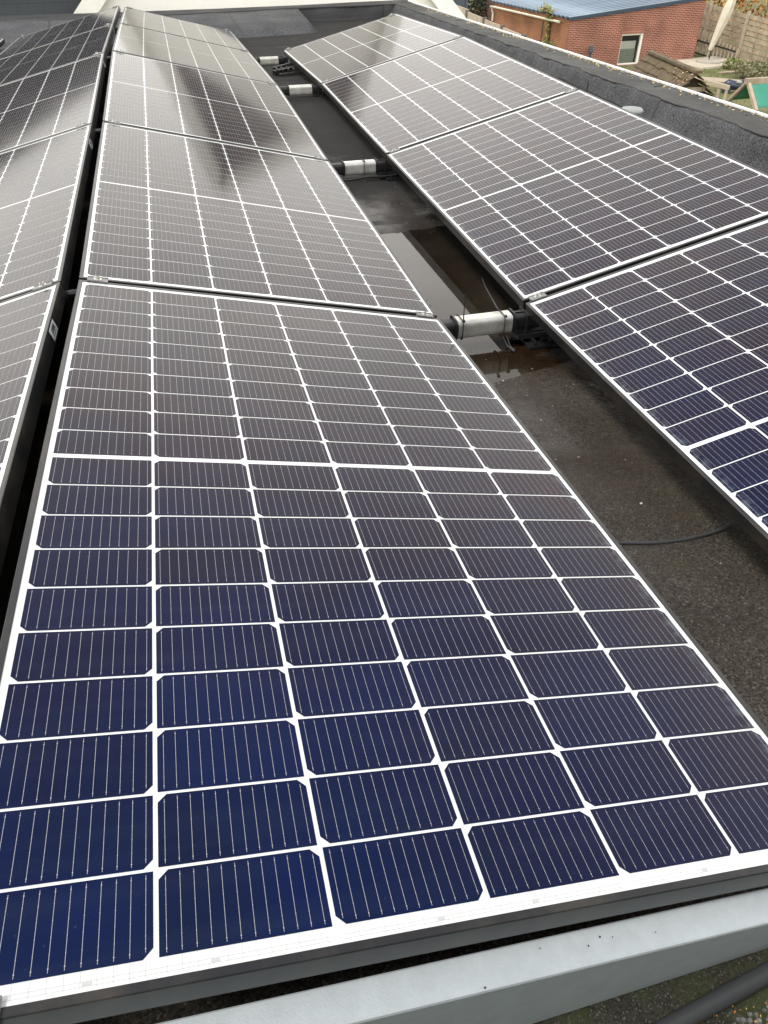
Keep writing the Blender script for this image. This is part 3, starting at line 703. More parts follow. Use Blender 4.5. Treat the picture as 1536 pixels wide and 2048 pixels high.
# ------------------------------------------------------------------ right parapet
TX = lambda y: lerp_pl([2.7, 8.0], [3.522, 3.418], y)
SX = lambda y: lerp_pl([2.3, 9.3], [3.256, 3.163], y)
def jag(y): return .010 * math.sin(y * 7.3) + .007 * math.sin(y * 17.1 + 1) + .005 * math.sin(y * 41 + 2)
def right_parapet():
    o = empty('roof_edge', (3.35, 3.5, -.3), 'grey bitumen covered parapet along the right side of the roof', 'parapet')
    inv = Vector((-3.35, -3.5, .3))
    ys = [-1.4 + .05 * i for i in range(int(11.0 / .05))]
    def sweep(prof, name, m, smooth=True):
        mb = MB(); k = len(prof(0)); vs = []
        for y in ys: vs += [Vector((x, y, z)) + inv for x, z in prof(y)]
        fs = [(i * k + a, i * k + a + 1, (i + 1) * k + a + 1, (i + 1) * k + a) for i in range(len(ys) - 1) for a in range(k - 1)]
        mb.add(vs, fs); return mb.build(name, m, o, smooth=smooth)
    def face(y):
        s = SX(y) - .002 + .6 * jag(y); b = .003 * wob(y, 2.0)
        return [(s - .16, -.337), (s - .10, -.331), (s - .075, -.316 + b), (s - .055, -.285), (s - .035, -.24), (s - .018, -.207), (s - .004, -.194), (s + .03, -.191)]
    f = sweep(face, 'upstand', M_upst)
    def cap(y):
        s = SX(y) + jag(y); t = TX(y)
        return [(s - .003, -.1915), (s, -.188), (s + .02, -.187 + .001 * wob(y, 1, 2)), ((s + t) / 2, -.188), (t - .03, -.188), (t - .008, -.190), (t - .004, -.2)]
    sweep(cap, 'cap_sheet', M_cap)
    def crack(y):
        s = SX(y) + jag(y); wd = .006 + .004 * math.sin(y * 13) * math.sin(y * 5.1)
        return [(s - .004 - wd, -.1925), (s - .003 - wd * .6, -.1875), (s + .001, -.1865), (s + .003, -.188)]
    sweep(crack, 'seam', M_seam)
    mb = MB()
    for i in range(len(ys) - 1):
        pass
    def trim(y):
        t = TX(y); return [(t - .006, -.2), (t - .006, -.180), (t - .004, -.178), (t + .006, -.178), (t + .008, -.180), (t + .008, -.26)]
    sweep(trim, 'edge_trim', M_trim, smooth=False)
    # overlap seams of the sheets, running across
    for y0, a, b_ in ((2.62, 0, 1), (3.28, 0, 1), (4.62, 0, 1), (6.35, 0, 1), (2.42, 1, 2), (3.7, 1, 2), (5.3, 1, 2), (7.5, 1, 2)):
        y = y0
        if b_ == 1:
            pr = [Vector((x, y + .06 * (q / 7), z + .002)) for q, (x, z) in enumerate(face(y)[1:])]
        else:
            t = TX(y); pr = [Vector((t - .02 - .11 * q, y - .05 * q, -.1865)) for q in (0, .5, 1)]
        mb = MB(); mb.tube([p + inv for p in pr], .0022, 5); mb.build('sheet_joint', M_seam, o)
    return o
right_parapet()
# outside wall below the trim; unseen wall added behind the camera blocks sky light
mb = MB(); mb.box((3.30, -3.0, -4.44), (3.40, 9.35, -.22)); mb.box((-5.5, -2.1, -4.44), (3.40, -1.75, 2.2)); structure(mb.build('building_wall_and_sky_blocker', mat('grey_render', (0.36, 0.40, 0.39), rough=.85, var=.08, vscale=2)))

# ------------------------------------------------------------------ back parapet with its raised box
BS = lambda x: lerp_pl([-1.35, -.59, .98, 1.865, 2.82, 3.17], [8.81, 8.82, 8.985, 9.20, 9.27, 9.31], x)
BT = lambda x: lerp_pl([-1.42, -.5, 1.01, 1.93, 2.65, 3.4], [9.315, 9.30, 9.372, 9.474, 9.634, 9.76], x)
def back_parapet():
    o = empty('roof_edge', (0, 9.1, -.3), 'dark bitumen covered back parapet with a raised box, below the cream gable', 'parapet')
    inv = Vector((0, -9.1, .3))
    def sweep(xs, prof, name, m, smooth=True, close=False):
        mb = MB(); k = len(prof(xs[0])); vs = []
        for x in xs: vs += [Vector((x, y, z)) + inv for y, z in prof(x)]
        fs = [(i * k + a, (i + 1) * k + a, (i + 1) * k + a + 1, i * k + a + 1) for i in range(len(xs) - 1) for a in range(k - 1)]
        if close: fs += [tuple(range(k)), tuple(range(len(vs) - 1, len(vs) - 1 - k, -1))]
        mb.add(vs, fs); return mb.build(name, m, o, smooth=smooth)
    xs = [-4.6 + .1 * i for i in range(78)]
    xs = [x for x in xs if x <= 3.15] + [3.17]
    def top(x):
        s, t = BS(x), BT(x); return [(s - .004, -.196), (s, -.189), (s + .02, -.188), (t - .03, -.186), (t, -.188), (t + .004, -.28)]
    sweep(xs + [3.3, 3.415], lambda x: top(min(x, 3.42)), 'cap_sheet', M_dkbit)
    def face(x):
        s = BS(x); return [(s - .05, -.345), (s - .03, -.338), (s - .022, -.30), (s - .012, -.22), (s + .01, -.1905)]
    sweep([1.86 + .05 * i for i in range(27)], face, 'recess_face', M_dkbit)
    def seam(x):
        s = BS(x) + .008 * math.sin(x * 9) + .004 * math.sin(x * 31); return [(s - .012, -.197), (s - .008, -.187), (s + .004, -.186), (s + .006, -.189)]
    sweep(xs, seam, 'seam', M_seam)
    LB = lambda x: lerp_pl([-4.6, 0.0, 1.14, 1.93], [7.93, 7.93, 8.05, 8.20], x)
    def lump(x, e=0.0):
        b, s = LB(x), BS(x); return [(b + e, -.352), (b + .012 + e, -.347), (b + .06 + e, -.315), (b + .12 + e, -.282), (b + .20 + e, -.258), (b + .30 + e, -.247 + .002 * math.sin(x * 6)), ((b + s) / 2 + .12, -.226), (s - .02, -.198), (s + .01, -.191)]
    lx = [x for x in xs if x < 1.9] + [1.915]
    sweep(lx, lump, 'raised_box', M_upst)
    # end of the raised box: the sheet folded down into the recess
    mb = MB(); A = lump(1.915); B = [(y + .02, -.346) for y, z in A]
    vs = [Vector((1.915, y, z)) + inv for y, z in A] + [Vector((1.915 + .10 * max(0.15, (-.19 - z) / .16) + .05, y + .03, -.347)) + inv for y, z in A]
    k = len(A); mb.add(vs, [(a, a + 1, k + a + 1, k + a) for a in range(k - 1)]); mb.build('box_end', M_dkbit, o, smooth=True)
    for x, dx in ((1.16, .10), (1.905, .03), (-.75, .12)):
        pr = [Vector((x - dx * q / 8, y, z + .002)) + inv for q, (y, z) in enumerate(lump(x))]
        mb = MB(); mb.tube(pr, .004, 5); mb.build('sheet_joint', M_seam, o)
    mb = MB(); mb.tube([Vector((1.05 + .1 * q, LB(1.05 + .1 * q) - .004, -.352)) + inv for q in range(10)], .004, 5); mb.build('sheet_joint', M_seam, o)
    mb = MB()
    mb.tube([Vector((1.97 + .1 * q, BS(1.97 + .1 * q) - .055, -.343)) + inv for q in range(12)], .004, 5)
    mb.build('sheet_joint', M_seam, o)
    # corner piece that fills the turn to the right-hand parapet
    mb = MB(); mb.add([Vector(v) + inv for v in ((3.0, 8.9, -.36), (3.14, 8.7, -.335), (3.19, 9.1, -.192), (3.20, 9.33, -.190), (3.0, 9.28, -.192), (2.98, 9.2, -.35))], [(0, 1, 2, 3, 4, 5)]); mb.build('corner_patch', M_dkbit, o)
back_parapet()

# fallen leaves on the cap sheet and in the foreground, gravel
def leaves_right():
    mb = MB()
    for i in range(620):
        y = random.uniform(2.4, 8.6); t = TX(y)
        if random.random() > .35 + .65 * (math.sin(y * 3.1) * .5 + .5) ** 1.5: continue
        x = t - .012 - abs(random.gauss(0, .045)); mb.leaf((x, y, -.184), random.uniform(.005, .014), (random.gauss(0, .3), random.gauss(0, .3), 1))
    stuff(mb.build('fallen_leaves', M_lfy, fixn=False), 'small yellow leaves lying along the white trim of the parapet', 'leaves')
leaves_right()
def grit():
    mb = MB()
    for i in range(70):
        x = random.uniform(.95, 1.75); y = random.choice((random.uniform(-.5, .9), random.uniform(.1, .7), random.uniform(1.9, 2.7))); z = roof_z(x, y); s_ = random.uniform(.0012, .0035)
        mb.tube([(x, y, z - s_ * .3), (x + random.gauss(0, s_ * .2), y, z + s_ * .5), (x, y, z + s_)], [s_ * random.uniform(.8, 1.3), s_, s_ * .3], 6)
    stuff(mb.build('grit', M_gritm), 'tiny pale stones scattered on the roof between the panel rows', 'grit')
M_gritm = leafmat('pale_grit', [(0.30, 0.27, 0.21), (0.16, 0.13, 0.10), (0.5, 0.48, 0.42), (0.10, 0.09, 0.07)], rough=.8)
grit()
def leaves_near():
    mb = MB()
    for i in range(240):
        x = random.uniform(.6, .95); y = random.uniform(-1.03, -.945) - .0
        if y > -.957 and random.random() < .7: continue
        mb.leaf((x, y, roof_z(x, y) + .002), random.uniform(.0010, .0028), (random.gauss(0, .5), random.gauss(0, .5), 1))
    for i in range(26): mb.leaf((.765 + random.gauss(0, .007), -.953 + random.gauss(0, .003), -.342 + random.uniform(0, .004)), random.uniform(.003, .0055), (random.gauss(0, .6), random.gauss(0, .6), 1))
    stuff(mb.build('fallen_leaves', M_lfo, fixn=False), 'orange leaf scraps on moss in the bottom right corner', 'leaves')
    mb = MB()
    for i in range(260):
        x = random.uniform(.79, 1.05); y = -.962 - abs(random.gauss(0, .03)) - max(0, (.82 - x)) * .15; s = random.uniform(.0018, .0045); z = roof_z(x, y)
        vs = []
        for a in range(6): vs.append((x + s * math.cos(a * 1.047) * random.uniform(.7, 1.2), y + s * math.sin(a * 1.047) * random.uniform(.7, 1.2), z))
        vs += [(x + .6 * (vx - x), y + .6 * (vy - y), z + s * .8) for vx, vy, _ in vs]
        mb.add(vs, [tuple(range(6, 12))] + [(a, (a + 1) % 6, 6 + (a + 1) % 6, 6 + a) for a in range(6)])
    stuff(mb.build('gravel', M_gravel), 'loose grey gravel in the bottom right corner', 'gravel')
leaves_near()

# ------------------------------------------------------------------ ground and neighbouring houses
GZ = -4.44
mb = MB(); n = 40
def gz(x, y): return GZ
mb.add([(-150, -60, GZ), (250, -60, GZ), (250, 300, GZ), (-150, 300, GZ)], [(0, 1, 2, 3)]); structure(mb.build('ground', M_grass))

def gable_house():
    Y = 10.0; o = empty('gabled_house', (1.73, Y, GZ), 'cream rendered gable house with dark upper cladding beyond the back parapet', 'house')
    inv = Vector((-1.73, -Y, -GZ)); ax, az = 1.735, 1.98
    sl, sr = .98, 1.0
    xl = lambda z: ax - (az - z) / sl; xr = lambda z: ax + (az - z) / sr
    zc, zb = .82, -1.6
    D = 7.0
    zl_, zr_ = .82, 1.10
    mb = MB()
    mb.poly_extrude([Vector(p) + inv for p in ((xl(zb), Y, zb), (xr(zb), Y, zb), (xr(zr_), Y, zr_), (xl(zl_), Y, zl_))], (0, D, 0))
    mb.box(Vector((xl(zb) + .3, Y, GZ)) + inv, Vector((xr(zb) - .3, Y + D, zb)) + inv); mb.build('gable_wall', M_cream, o)
    mb = MB(); mb.poly_extrude([Vector(p) + inv for p in ((xl(zl_), Y - .004, zl_), (xr(zr_), Y - .004, zr_), (ax, Y - .004, az))], (0, D, 0)); mb.build('upper_cladding', M_dclad, o)
    for s, sl_, f in ((-1, sl, xl), (1, sr, xr)):
        a = Vector((ax, Y - .06, az + .02)) + inv; b_ = Vector((f(zb), Y - .06, zb + .02)) + inv
        mb = MB(); mb.beam(a, b_, .12, .20, up=(-s * .7, 0, .7) if s < 0 else (.7, 0, .7)); mb.build('barge_board', M_board, o)
        mb = MB(); off = Vector((s * .03, 0, .03)); y0, y1 = Vector((0, .04, 0)), Vector((0, D, 0))
        mb.add([a + off + y0, b_ + off + y0, b_ + off + y1, a + off + y1] + [q + off * .5 for q in (a + off + y0, b_ + off + y0, b_ + off + y1, a + off + y1)],
               [(0, 1, 2, 3), (4, 7, 6, 5), (0, 4, 5, 1), (1, 5, 6, 2), (2, 6, 7, 3), (3, 7, 4, 0)]); mb.build('roof', M_slate, o)
gable_house()
def slate_house():
    o = empty('slate_roofed_house', (-4.5, 10.6, GZ), 'house with a steep dark slate roof at the far left', 'house')
    inv = Vector((4.5, -10.6, -GZ)); mb = MB()
    mb.poly_extrude([Vector(p) + inv for p in ((-11, 9.75, -.75), (-11, 11.55, 1.30), (-11, 13.4, -.75))], (10.75, 0, 0)); mb.build('roof', M_slate, o)
    mb = MB(); mb.box(Vector((-10.8, 9.95, GZ)) + inv, Vector((-.5, 13.2, -.752)) + inv); mb.build('wall', M_brick3, o)
slate_house()

# brick shed with corrugated roof
def shed():
    Cx, Cy = 16.27, 30.49; d = Vector((math.cos(math.radians(4)), math.sin(math.radians(4)), 0)); nv = Vector((-d.y, d.x, 0))
    ang = math.radians(4)
    o = empty('brick_shed', (Cx, Cy, GZ), 'red brick shed with blue corrugated roof and one small window', 'shed', rot=(0, 0, ang))
    Wd, Dp = 6.26, 7.25; zl, zr = 1.73, 2.24
    mb = MB()      # front wall with a window opening, and the other walls
    wx0, wx1, wz0, wz1 = 2.47, 3.50, 0.02, 1.12
    zt = lambda x: zl + (zr - zl) * x / Wd
    def slab(x0, x1, z0a, z0b, z1a, z1b): mb.add([(x0, 0, z0a), (x1, 0, z0b), (x1, 0, z1b), (x0, 0, z1a), (x0, .2, z0a), (x1, .2, z0b), (x1, .2, z1b), (x0, .2, z1a)], [(0, 1, 2, 3), (7, 6, 5, 4), (0, 4, 5, 1), (1, 5, 6, 2), (2, 6, 7, 3), (3, 7, 4, 0)])
    slab(0, wx0, -.3, -.3, zt(0), zt(wx0)); slab(wx1, Wd, -.3, -.3, zt(wx1), zt(Wd)); slab(wx0, wx1, wz1, wz1, zt(wx0), zt(wx1)); slab(wx0, wx1, -.3, -.3, wz0, wz0)
    mb.box((Wd - .2, .2, -.3), (Wd, Dp, zr)); mb.box((.2, Dp - .2, -.3), (Wd - .2, Dp, zl))
    mb.build('wall', M_brick, o)
    mb = MB(); mb.box((0, .2, -.3), (.2, Dp, zl)); mb.box((-.012, .2, -.3), (0, .75, zl)); mb.build('side_wall', M_brick2, o)
    mb = MB(); mb.box((wx0 - .05, -.012, wz1 + .002), (wx1 + .05, .0, wz1 + .22)); mb.build('lintel', brick('soldier_brick', (0.27, 0.07, 0.04), (0.2, 0.05, 0.03), (0.36, 0.22, 0.16), bw=.0625, bh=.24), o)
    # window: frame, pane, blinds
    wf = MB(); t = .055
    wf.box((wx0, .06, wz0), (wx0 + t, .12, wz1)); wf.box((wx1 - t * 1.6, .02, wz0), (wx1, .12, wz1)); wf.box((wx0 + t, .06, wz1 - t), (wx1 - t * 1.6, .12, wz1)); wf.box((wx0 + t, .06, wz0), (wx1 - t * 1.6, .12, wz0 + t))
    fo = wf.build('window', M_board, o)
    mb = MB(); mb.box((wx0 + t, .16, wz0 + t), (wx1 - t, .17, wz1 - t)); mb.build('opening', M_dark, fo)
    mb = MB(); mb.box((wx0 + t + .01, .13, .58), (wx1 - .22, .14, .86)); mb.build('roller_blind', M_blind, fo)
    mb = MB()
    for q in range(6): mb.box((wx0 + t + .01, .125, wz0 + .07 + q * .082), (wx1 - .2, .135, wz0 + .145 + q * .082))
    mb.build('lower_blind', M_slat, fo)
    mb = MB(); mb.box((wx0 + t, .10, wz0 + t), (wx1 - t * 1.6, .104, wz1 - t)); gm = bpy.data.materials.new('clear_pane'); gm.use_nodes = True
    g = gm.node_tree; g.nodes.clear(); oo = nd(g, 'ShaderNodeOutputMaterial'); tr = nd(g, 'ShaderNodeBsdfTransparent'); gl = nd(g, 'ShaderNodeBsdfGlossy'); gl.inputs['Roughness'].default_value = .02
    fr = nd(g, 'ShaderNodeFresnel'); mx = nd(g, 'ShaderNodeMixShader'); g.links.new(fr.outputs[0], mx.inputs[0]); g.links.new(tr.outputs[0], mx.inputs[1]); g.links.new(gl.outputs[0], mx.inputs[2]); g.links.new(mx.outputs[0], oo.inputs[0])
    mb.build('pane', gm, fo)
    mb = MB(); mb.add([(wx0 - .03, -.10, wz0 - .08), (wx1 + .03, -.10, wz0 - .08), (wx1 + .03, .06, wz0), (wx0 - .03, .06, wz0), (wx0 - .03, -.10, wz0 - .13), (wx1 + .03, -.10, wz0 - .13), (wx1 + .03, .06, wz0 - .13), (wx0 - .03, .06, wz0 - .13)], [(0, 1, 2, 3), (4, 7, 6, 5), (0, 4, 5, 1), (1, 5, 6, 2), (3, 2, 6, 7), (3, 7, 4, 0)]); mb.build('sill', M_board, fo)
    # corrugated roof
    mb = MB(); xs = [-.14, Wd * .5, Wd + .10]; ny = 190; y0, y1 = -.06, Dp + .1; vs = []
    for i in range(ny + 1):
        y = y0 + (y1 - y0) * i / ny; h = .05 * math.sin(2 * math.pi * y / .36)
        for x in xs: vs.append((x, y, zt(x) + .045 + h))
    fs = [(i * 3 + a, i * 3 + a + 1, i * 3 + a + 4, i * 3 + a + 3) for i in range(ny) for a in range(2)]
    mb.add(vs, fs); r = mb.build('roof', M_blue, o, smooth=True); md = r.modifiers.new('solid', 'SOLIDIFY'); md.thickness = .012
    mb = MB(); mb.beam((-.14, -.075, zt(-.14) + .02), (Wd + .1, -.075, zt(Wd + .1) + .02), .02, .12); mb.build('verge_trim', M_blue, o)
    # gutter and downpipe on the left wall
    mb = MB(); k = 9; vs = []
    for y in (.75, 7.22):
        for a in range(k): th = math.pi + math.pi * a / (k - 1); vs.append((-.16 + .075 * math.cos(th), y, zl - .13 + .075 * math.sin(th)))
    mb.add(vs, [(a, a + 1, k + a + 1, k + a) for a in range(k - 1)] + [tuple(range(k)), tuple(range(2 * k - 1, k - 1, -1))]); gt = mb.build('gutter', M_pvc, o); md = gt.modifiers.new('s', 'SOLIDIFY'); md.thickness = .006
    mb = MB(); mb.tube([(-.16, 7.16, zl - .2), (-.12, 7.16, zl - .32), (-.07, 7.16, zl - .42), (-.07, 7.16, -.2)], .045, 12); mb.build('downpipe', M_pvc, o)
    mb = MB(); mb.cyl((-.07, 7.16), .052, .95, 1.0, 12); mb.build('pipe_bracket', M_iron, o)
    mb = MB(); mb.tube([(-.02, 2.3, zl - .3), (-.02, 2.32, .4), (-.02, 2.3, -.2)], .022, 8); mb.build('rainwater_streak', M_concp, o)
    return o, d, nv
shed_o, SD, SN = shed()
def sp(x, y, z): return Vector((16.27, 30.49, GZ)) + SD * x + SN * y + Vector((0, 0, z))
# small dark post lamp by the shed wall
o = empty('garden_lamp', sp(.92, -.25, 0), 'small dark blue garden lamp in front of the shed wall', 'lamp')
mb = MB(); mb.cyl((0, 0), .05, 0, .55, 10); mb.build('post', M_dblue, o)
mb = MB(); mb.tube([(0, 0, .55), (0, 0, .6), (0, 0, .8), (0, 0, .84)], [.07, .10, .085, .03], 10); mb.build('lamp_head', M_dblue, o)
# ivy
def ivy():
    o = empty('ivy', sp(-.05, 1.4, 0), 'green and yellow ivy climbing the side wall up over the gutter', 'plant')
    mb = MB(); mb.tube([(0, .1, 0), (.0, .2, .8), (-.02, .25, 1.75)], .02, 6); mb.tube([(0, -.2, 0), (0, -.15, .9)], .015, 6); mb.build('stem', M_stem, o)
    mb = MB()
    for i in range(620):
        z = random.uniform(0, 1.75); wv = .14 + .1 * math.sin(z * 4); yy = .28 + random.gauss(0, wv); mb.leaf((-.05 - random.random() * .09, yy, z), random.uniform(.03, .06), (-1, random.gauss(0, .6), random.gauss(.2, .5)))
    for i in range(260): mb.leaf((-.06 - random.random() * .06, -.28 + random.gauss(0, .12), random.uniform(0, .85)), random.uniform(.025, .05), (-1, random.gauss(0, .6), random.gauss(.2, .5)))
    for i in range(220): mb.leaf((-.15 + random.gauss(0, .10), .45 + random.gauss(0, .26), 1.82 + abs(random.gauss(0, .10))), random.uniform(.04, .07), (random.gauss(-.3, .6), random.gauss(-.3, .6), 1))
    mb.build('foliage', M_lfg, o, fixn=False)
ivy()

# concrete panel fence left of the shed: posts and slabs
FP = [(13.02, 35.9), (12.84, 33.3), (12.66, 30.8), (12.50, 28.5), (12.32, 26.1)]
o = empty('concrete_fence', (12.6, 31, GZ), 'low fence of brown grey concrete slabs in front of the orange brick side wall', 'fence')
inv = Vector((-12.6, -31, 0))
for i in range(4):
    a, b_ = Vector(FP[i] + (0,)), Vector(FP[i + 1] + (0,)); t = 1.84 - .02 * i + (.06 if i == 0 else 0)
    mb = MB(); mb.beam(a + inv + Vector((0, 0, t / 2)), b_ + inv + Vector((0, 0, t / 2)), .06, t); mb.build('slab', M_conc, o)
for i in range(5):
    mb = MB(); x, y = FP[i]; mb.box((x - .07 - 12.6, y - .08 - 31, 0), (x + .07 - 12.6, y + .08 - 31, 1.9 - .02 * i)); mb.build('post', M_concp, o)
# things behind it
mb = MB(); mb.box((13.42, 36.8, GZ), (14.02, 37.1, GZ + 2.7)); mb.box((13.36, 36.74, GZ), (13.46, 37.16, GZ + 2.8)); mb.box((13.98, 36.74, GZ), (14.08, 37.16, GZ + 2.8)); mb.box((13.34, 36.72, GZ + 2.8), (14.10, 37.18, GZ + 2.86)); tag(mb.build('wooden_screen', M_dblue), 'narrow slate blue boarded screen at the far end of the concrete fence', 'screen')
def leafblock(name, c, size, n, ls, m, label, cat, mcore=None, round_=False):
    o = empty(name, (c[0], c[1], GZ), label, cat)
    mb = MB()
    if mcore:
        for q in range(int(max(1, size[0] / .8))):
            x = -size[0] / 2 + size[0] * (q + .5) / max(1, int(size[0] / .8)); mb.tube([(x, 0, 0), (x + .05, .02, size[2] * .45), (x + random.uniform(-.1, .1), 0, size[2] * .8)], [.05, .035, .01], 6)
        mb.build('stems', mcore, o)
    mb = MB()
    for i in range(n):
        while True:
            p = [random.uniform(-1, 1), random.uniform(-1, 1), random.uniform(0, 1)]
            r = math.sqrt(p[0] ** 2 + p[1] ** 2 + (p[2] * 2 - 1) ** 2) if round_ else max(abs(p[0]), abs(p[1]))
            if r < 1 + .12 * math.sin(9 * p[0] + 3 * p[2]) and random.random() < .25 + .75 * r: break
        z = p[2] * size[2] * (1 + .10 * math.sin(p[0] * 8) + .06 * math.sin(p[0] * 21))
        mb.leaf((p[0] * size[0] / 2, p[1] * size[1] / 2, z), random.uniform(.6, 1.3) * ls)
    mb.build('foliage', m, o, fixn=False)
    return o
leafblock('hedge', (17.0, 44.5), (1.9, 1.2, 3.6), 3000, .09, M_lfd, 'dark green hedge behind the concrete fence', 'hedge', M_stem)
mb = MB(); mb.box((17.9, 46, GZ), (22.5, 46.3, GZ + 3.2)); tag(mb.build('brick_wall', M_brick3), 'dark red brick wall behind the hedge and the shed downpipe', 'wall')

# wooden garden fence on the right, boards between posts
def garden_fence():
    B = Vector((24.53, 30.62, 0)); d = Vector((math.cos(math.radians(-68)), math.sin(math.radians(-68)), -.12))
    o = empty('wooden_fence', (24.5, 30.6, GZ), 'weathered grey wooden fence of horizontal boards beside the shed', 'fence'); inv = Vector((-24.5, -30.6, 0))
    H = 1.66; posts = [B + d * 1.86 * i for i in (-2, -1, 0, 1, 2)]
    for i in range(len(posts) - 1):
        a, b_ = posts[i], posts[i + 1]; mb = MB()
        for q in range(9):
            z = .10 + q * .185; off = .012 * (1 if q % 2 else -1)
            sh = Vector((off, 0, z + random.uniform(-.012, .012))); mb.beam(a + inv + sh, b_ + inv + sh, .022, .150)
        mid = [a.lerp(b_, t) for t in (.33, .66)]
        for m_ in mid: mb.beam(m_ + inv + Vector((-.03, -.02, .03)), m_ + inv + Vector((-.03, -.02, H)), .018, .03, up=(0, 1, 0))
        mb.build('board_panel', M_wood, o)
    for p in posts:
        mb = MB(); mb.beam(p + inv + Vector((-.06, -.03, -.2)), p + inv + Vector((-.06, -.03, H + .12)), .10, .10, up=(0, 1, 0)); mb.build('post', M_wood2, o)
garden_fence()
leafblock('hedge', (29.6, 38.0), (13, 2.4, 4.3), 8000, .12, M_lfh, 'tall orange and yellow autumn hedge beyond the wooden fence', 'hedge', M_stem).rotation_euler = (0, 0, math.radians(-50))
leafblock('conifer', (27.9, 31.2), (1.6, 1.5, 3.1), 900, .12, M_lfs, 'dull green bush behind the fence at the right edge', 'bush', M_stem)

# picket fence with two black rails
def pickets():
    A = Vector((23.35, 32.35, 0)); B = Vector((24.15, 30.25, -.20)); o = empty('picket_fence', (23.4, 30.5, GZ), 'low fence of pale pickets with two black rails below the parasol', 'fence'); inv = Vector((-23.4, -30.5, .12))
    for i in range(13):
        p = A.lerp(B, i / 12); h = .95 - .034 * i; mb = MB(); z0 = (p + inv).z; mb.cyl(((p + inv).x, (p + inv).y), .045, z0, z0 + h, 9); mb.build('picket', M_wood2, o)
    for z in (.04, .50):
        mb = MB(); mb.beam(A + inv + Vector((-.06, 0, z)), B + inv + Vector((-.06, 0, z - .05)), .035, .05); mb.build('rail', M_iron, o)
pickets()
o = empty('terrace', (22.8, 29.9, GZ), 'pale concrete terrace slab at the foot of the shed', 'paving', rot=(0, 0, .1)); mb = MB(); mb.box((-1.4, -.95, 0), (1.2, 1.25, .09)); mb.build('slab', M_slab, o, bevel=.01)
o = empty('round_base', (22.65, 29.95, GZ + .09), 'round grey parasol base plate on the pale terrace', 'parasol base'); mb = MB(); mb.tube([(0, 0, 0), (0, 0, .05), (0, 0, .075)], [.52, .52, .44], 28); mb.build('base_plate', M_paver, o); mb = MB(); mb.cyl((.05, .1), .025, .075, .4, 8); mb.build('stub', M_iron, o)
def parasol():
    b = Vector((22.76, 30.40, GZ)); top = Vector((23.84, 30.91, -1.86)); o = empty('parasol', b, 'closed cream garden parasol leaning against the wooden fence', 'parasol')
    d = (top - b); mb = MB(); mb.tube([(0, 0, 0), d * .5, d * 1.02], .022, 8); mb.build('pole', M_wood2, o)
    pts = [d * t for t in (.16, .2, .3, .42, .55, .68, .80, .9, .97, 1.0)]; rad = [.06, .09, .11, .14, .18, .20, .17, .11, .05, .02]; mb = MB(); n = 18
    a = d.cross(Vector((0, 1, 0))).normalized(); c = a.cross(d).normalized(); vs = []
    for p, r in zip(pts, rad):
        for k in range(n): th = 6.2832 * k / n; rr = r * (1 + .22 * math.sin(th * 5 + r * 6)); vs.append(p + a * rr * math.cos(th) + c * rr * math.sin(th))
    mb.add(vs, [(i * n + k, i * n + (k + 1) % n, (i + 1) * n + (k + 1) % n, (i + 1) * n + k) for i in range(len(pts) - 1) for k in range(n)]); mb.build('folded_canopy', M_canvas, o, smooth=True)
parasol()
# shrub, planks, beam, toy
leafblock('shrub', (22.9, 26.4), (3.2, 1.6, .62), 2200, .06, M_lfs, 'low grey green shrub in front of the wooden fence', 'shrub', M_stem, round_=True)
leafblock('herb_tuft', (22.9, 28.7), (.9, .6, .42), 380, .05, M_lfgr, 'small bright green tuft at the end of the picket fence', 'plant', None, round_=True)
def grass():
    mb = MB()
    for i in range(5200):
        x = random.uniform(15, 24); y = random.uniform(17, 30.2); h = random.uniform(.04, .12); a = random.uniform(0, 6.28); wv = .012
        if random.random() < .35 + .3 * wob(x, y, .5): continue
        mb.add([(x - wv * math.cos(a), y - wv * math.sin(a), GZ), (x + wv * math.cos(a), y + wv * math.sin(a), GZ), (x + random.gauss(0, .04), y + random.gauss(0, .04), GZ + h)], [(0, 1, 2)])
    stuff(mb.build('grass', M_lfgr, fixn=False), 'rough green grass in the neighbouring garden', 'grass')
grass()
for x, y, a, l, wd, lb in ((20.7, 26.5, -.75, 2.6, .75, 'wide brown plank walkway through the grass'), (22.6, 27.9, .05, 1.7, .28, 'narrow grey plank on the grass nearest to the terrace'), (21.6, 25.6, -.35, 2.1, .35, 'grey plank beside the blue toy')):
    o = empty('garden_plank', (x, y, GZ), lb, 'plank', rot=(0, 0, a)); mb = MB()
    for q in range(max(1, int(wd / .25))): mb.box((-l / 2, -wd / 2 + q * .25, .01), (l / 2, -wd / 2 + q * .25 + .24, .06))
    mb.build('boards', M_wood if wd < .5 else M_wood2, o)
def beam_frame():
    a, b_ = Vector((18.62, 24.15, -4.02)), Vector((18.72, 23.05, -4.02)); o = empty('sandpit_frame', (18.7, 23.6, GZ), 'pale timber beam on short posts between the two garden roofs', 'timber frame'); inv = Vector((-18.7, -23.6, -GZ))
    mb = MB(); mb.beam(a + inv, b_ + inv, .10, .14); mb.build('beam', M_wood2, o, bevel=.01)
    for t in (.08, .62, .95):
        p = a.lerp(b_, t) + inv; mb = MB(); mb.box((p.x - .035, p.y - .035, 0), (p.x + .035, p.y + .035, p.z - .07)); mb.build('post', M_wood2, o)
beam_frame()
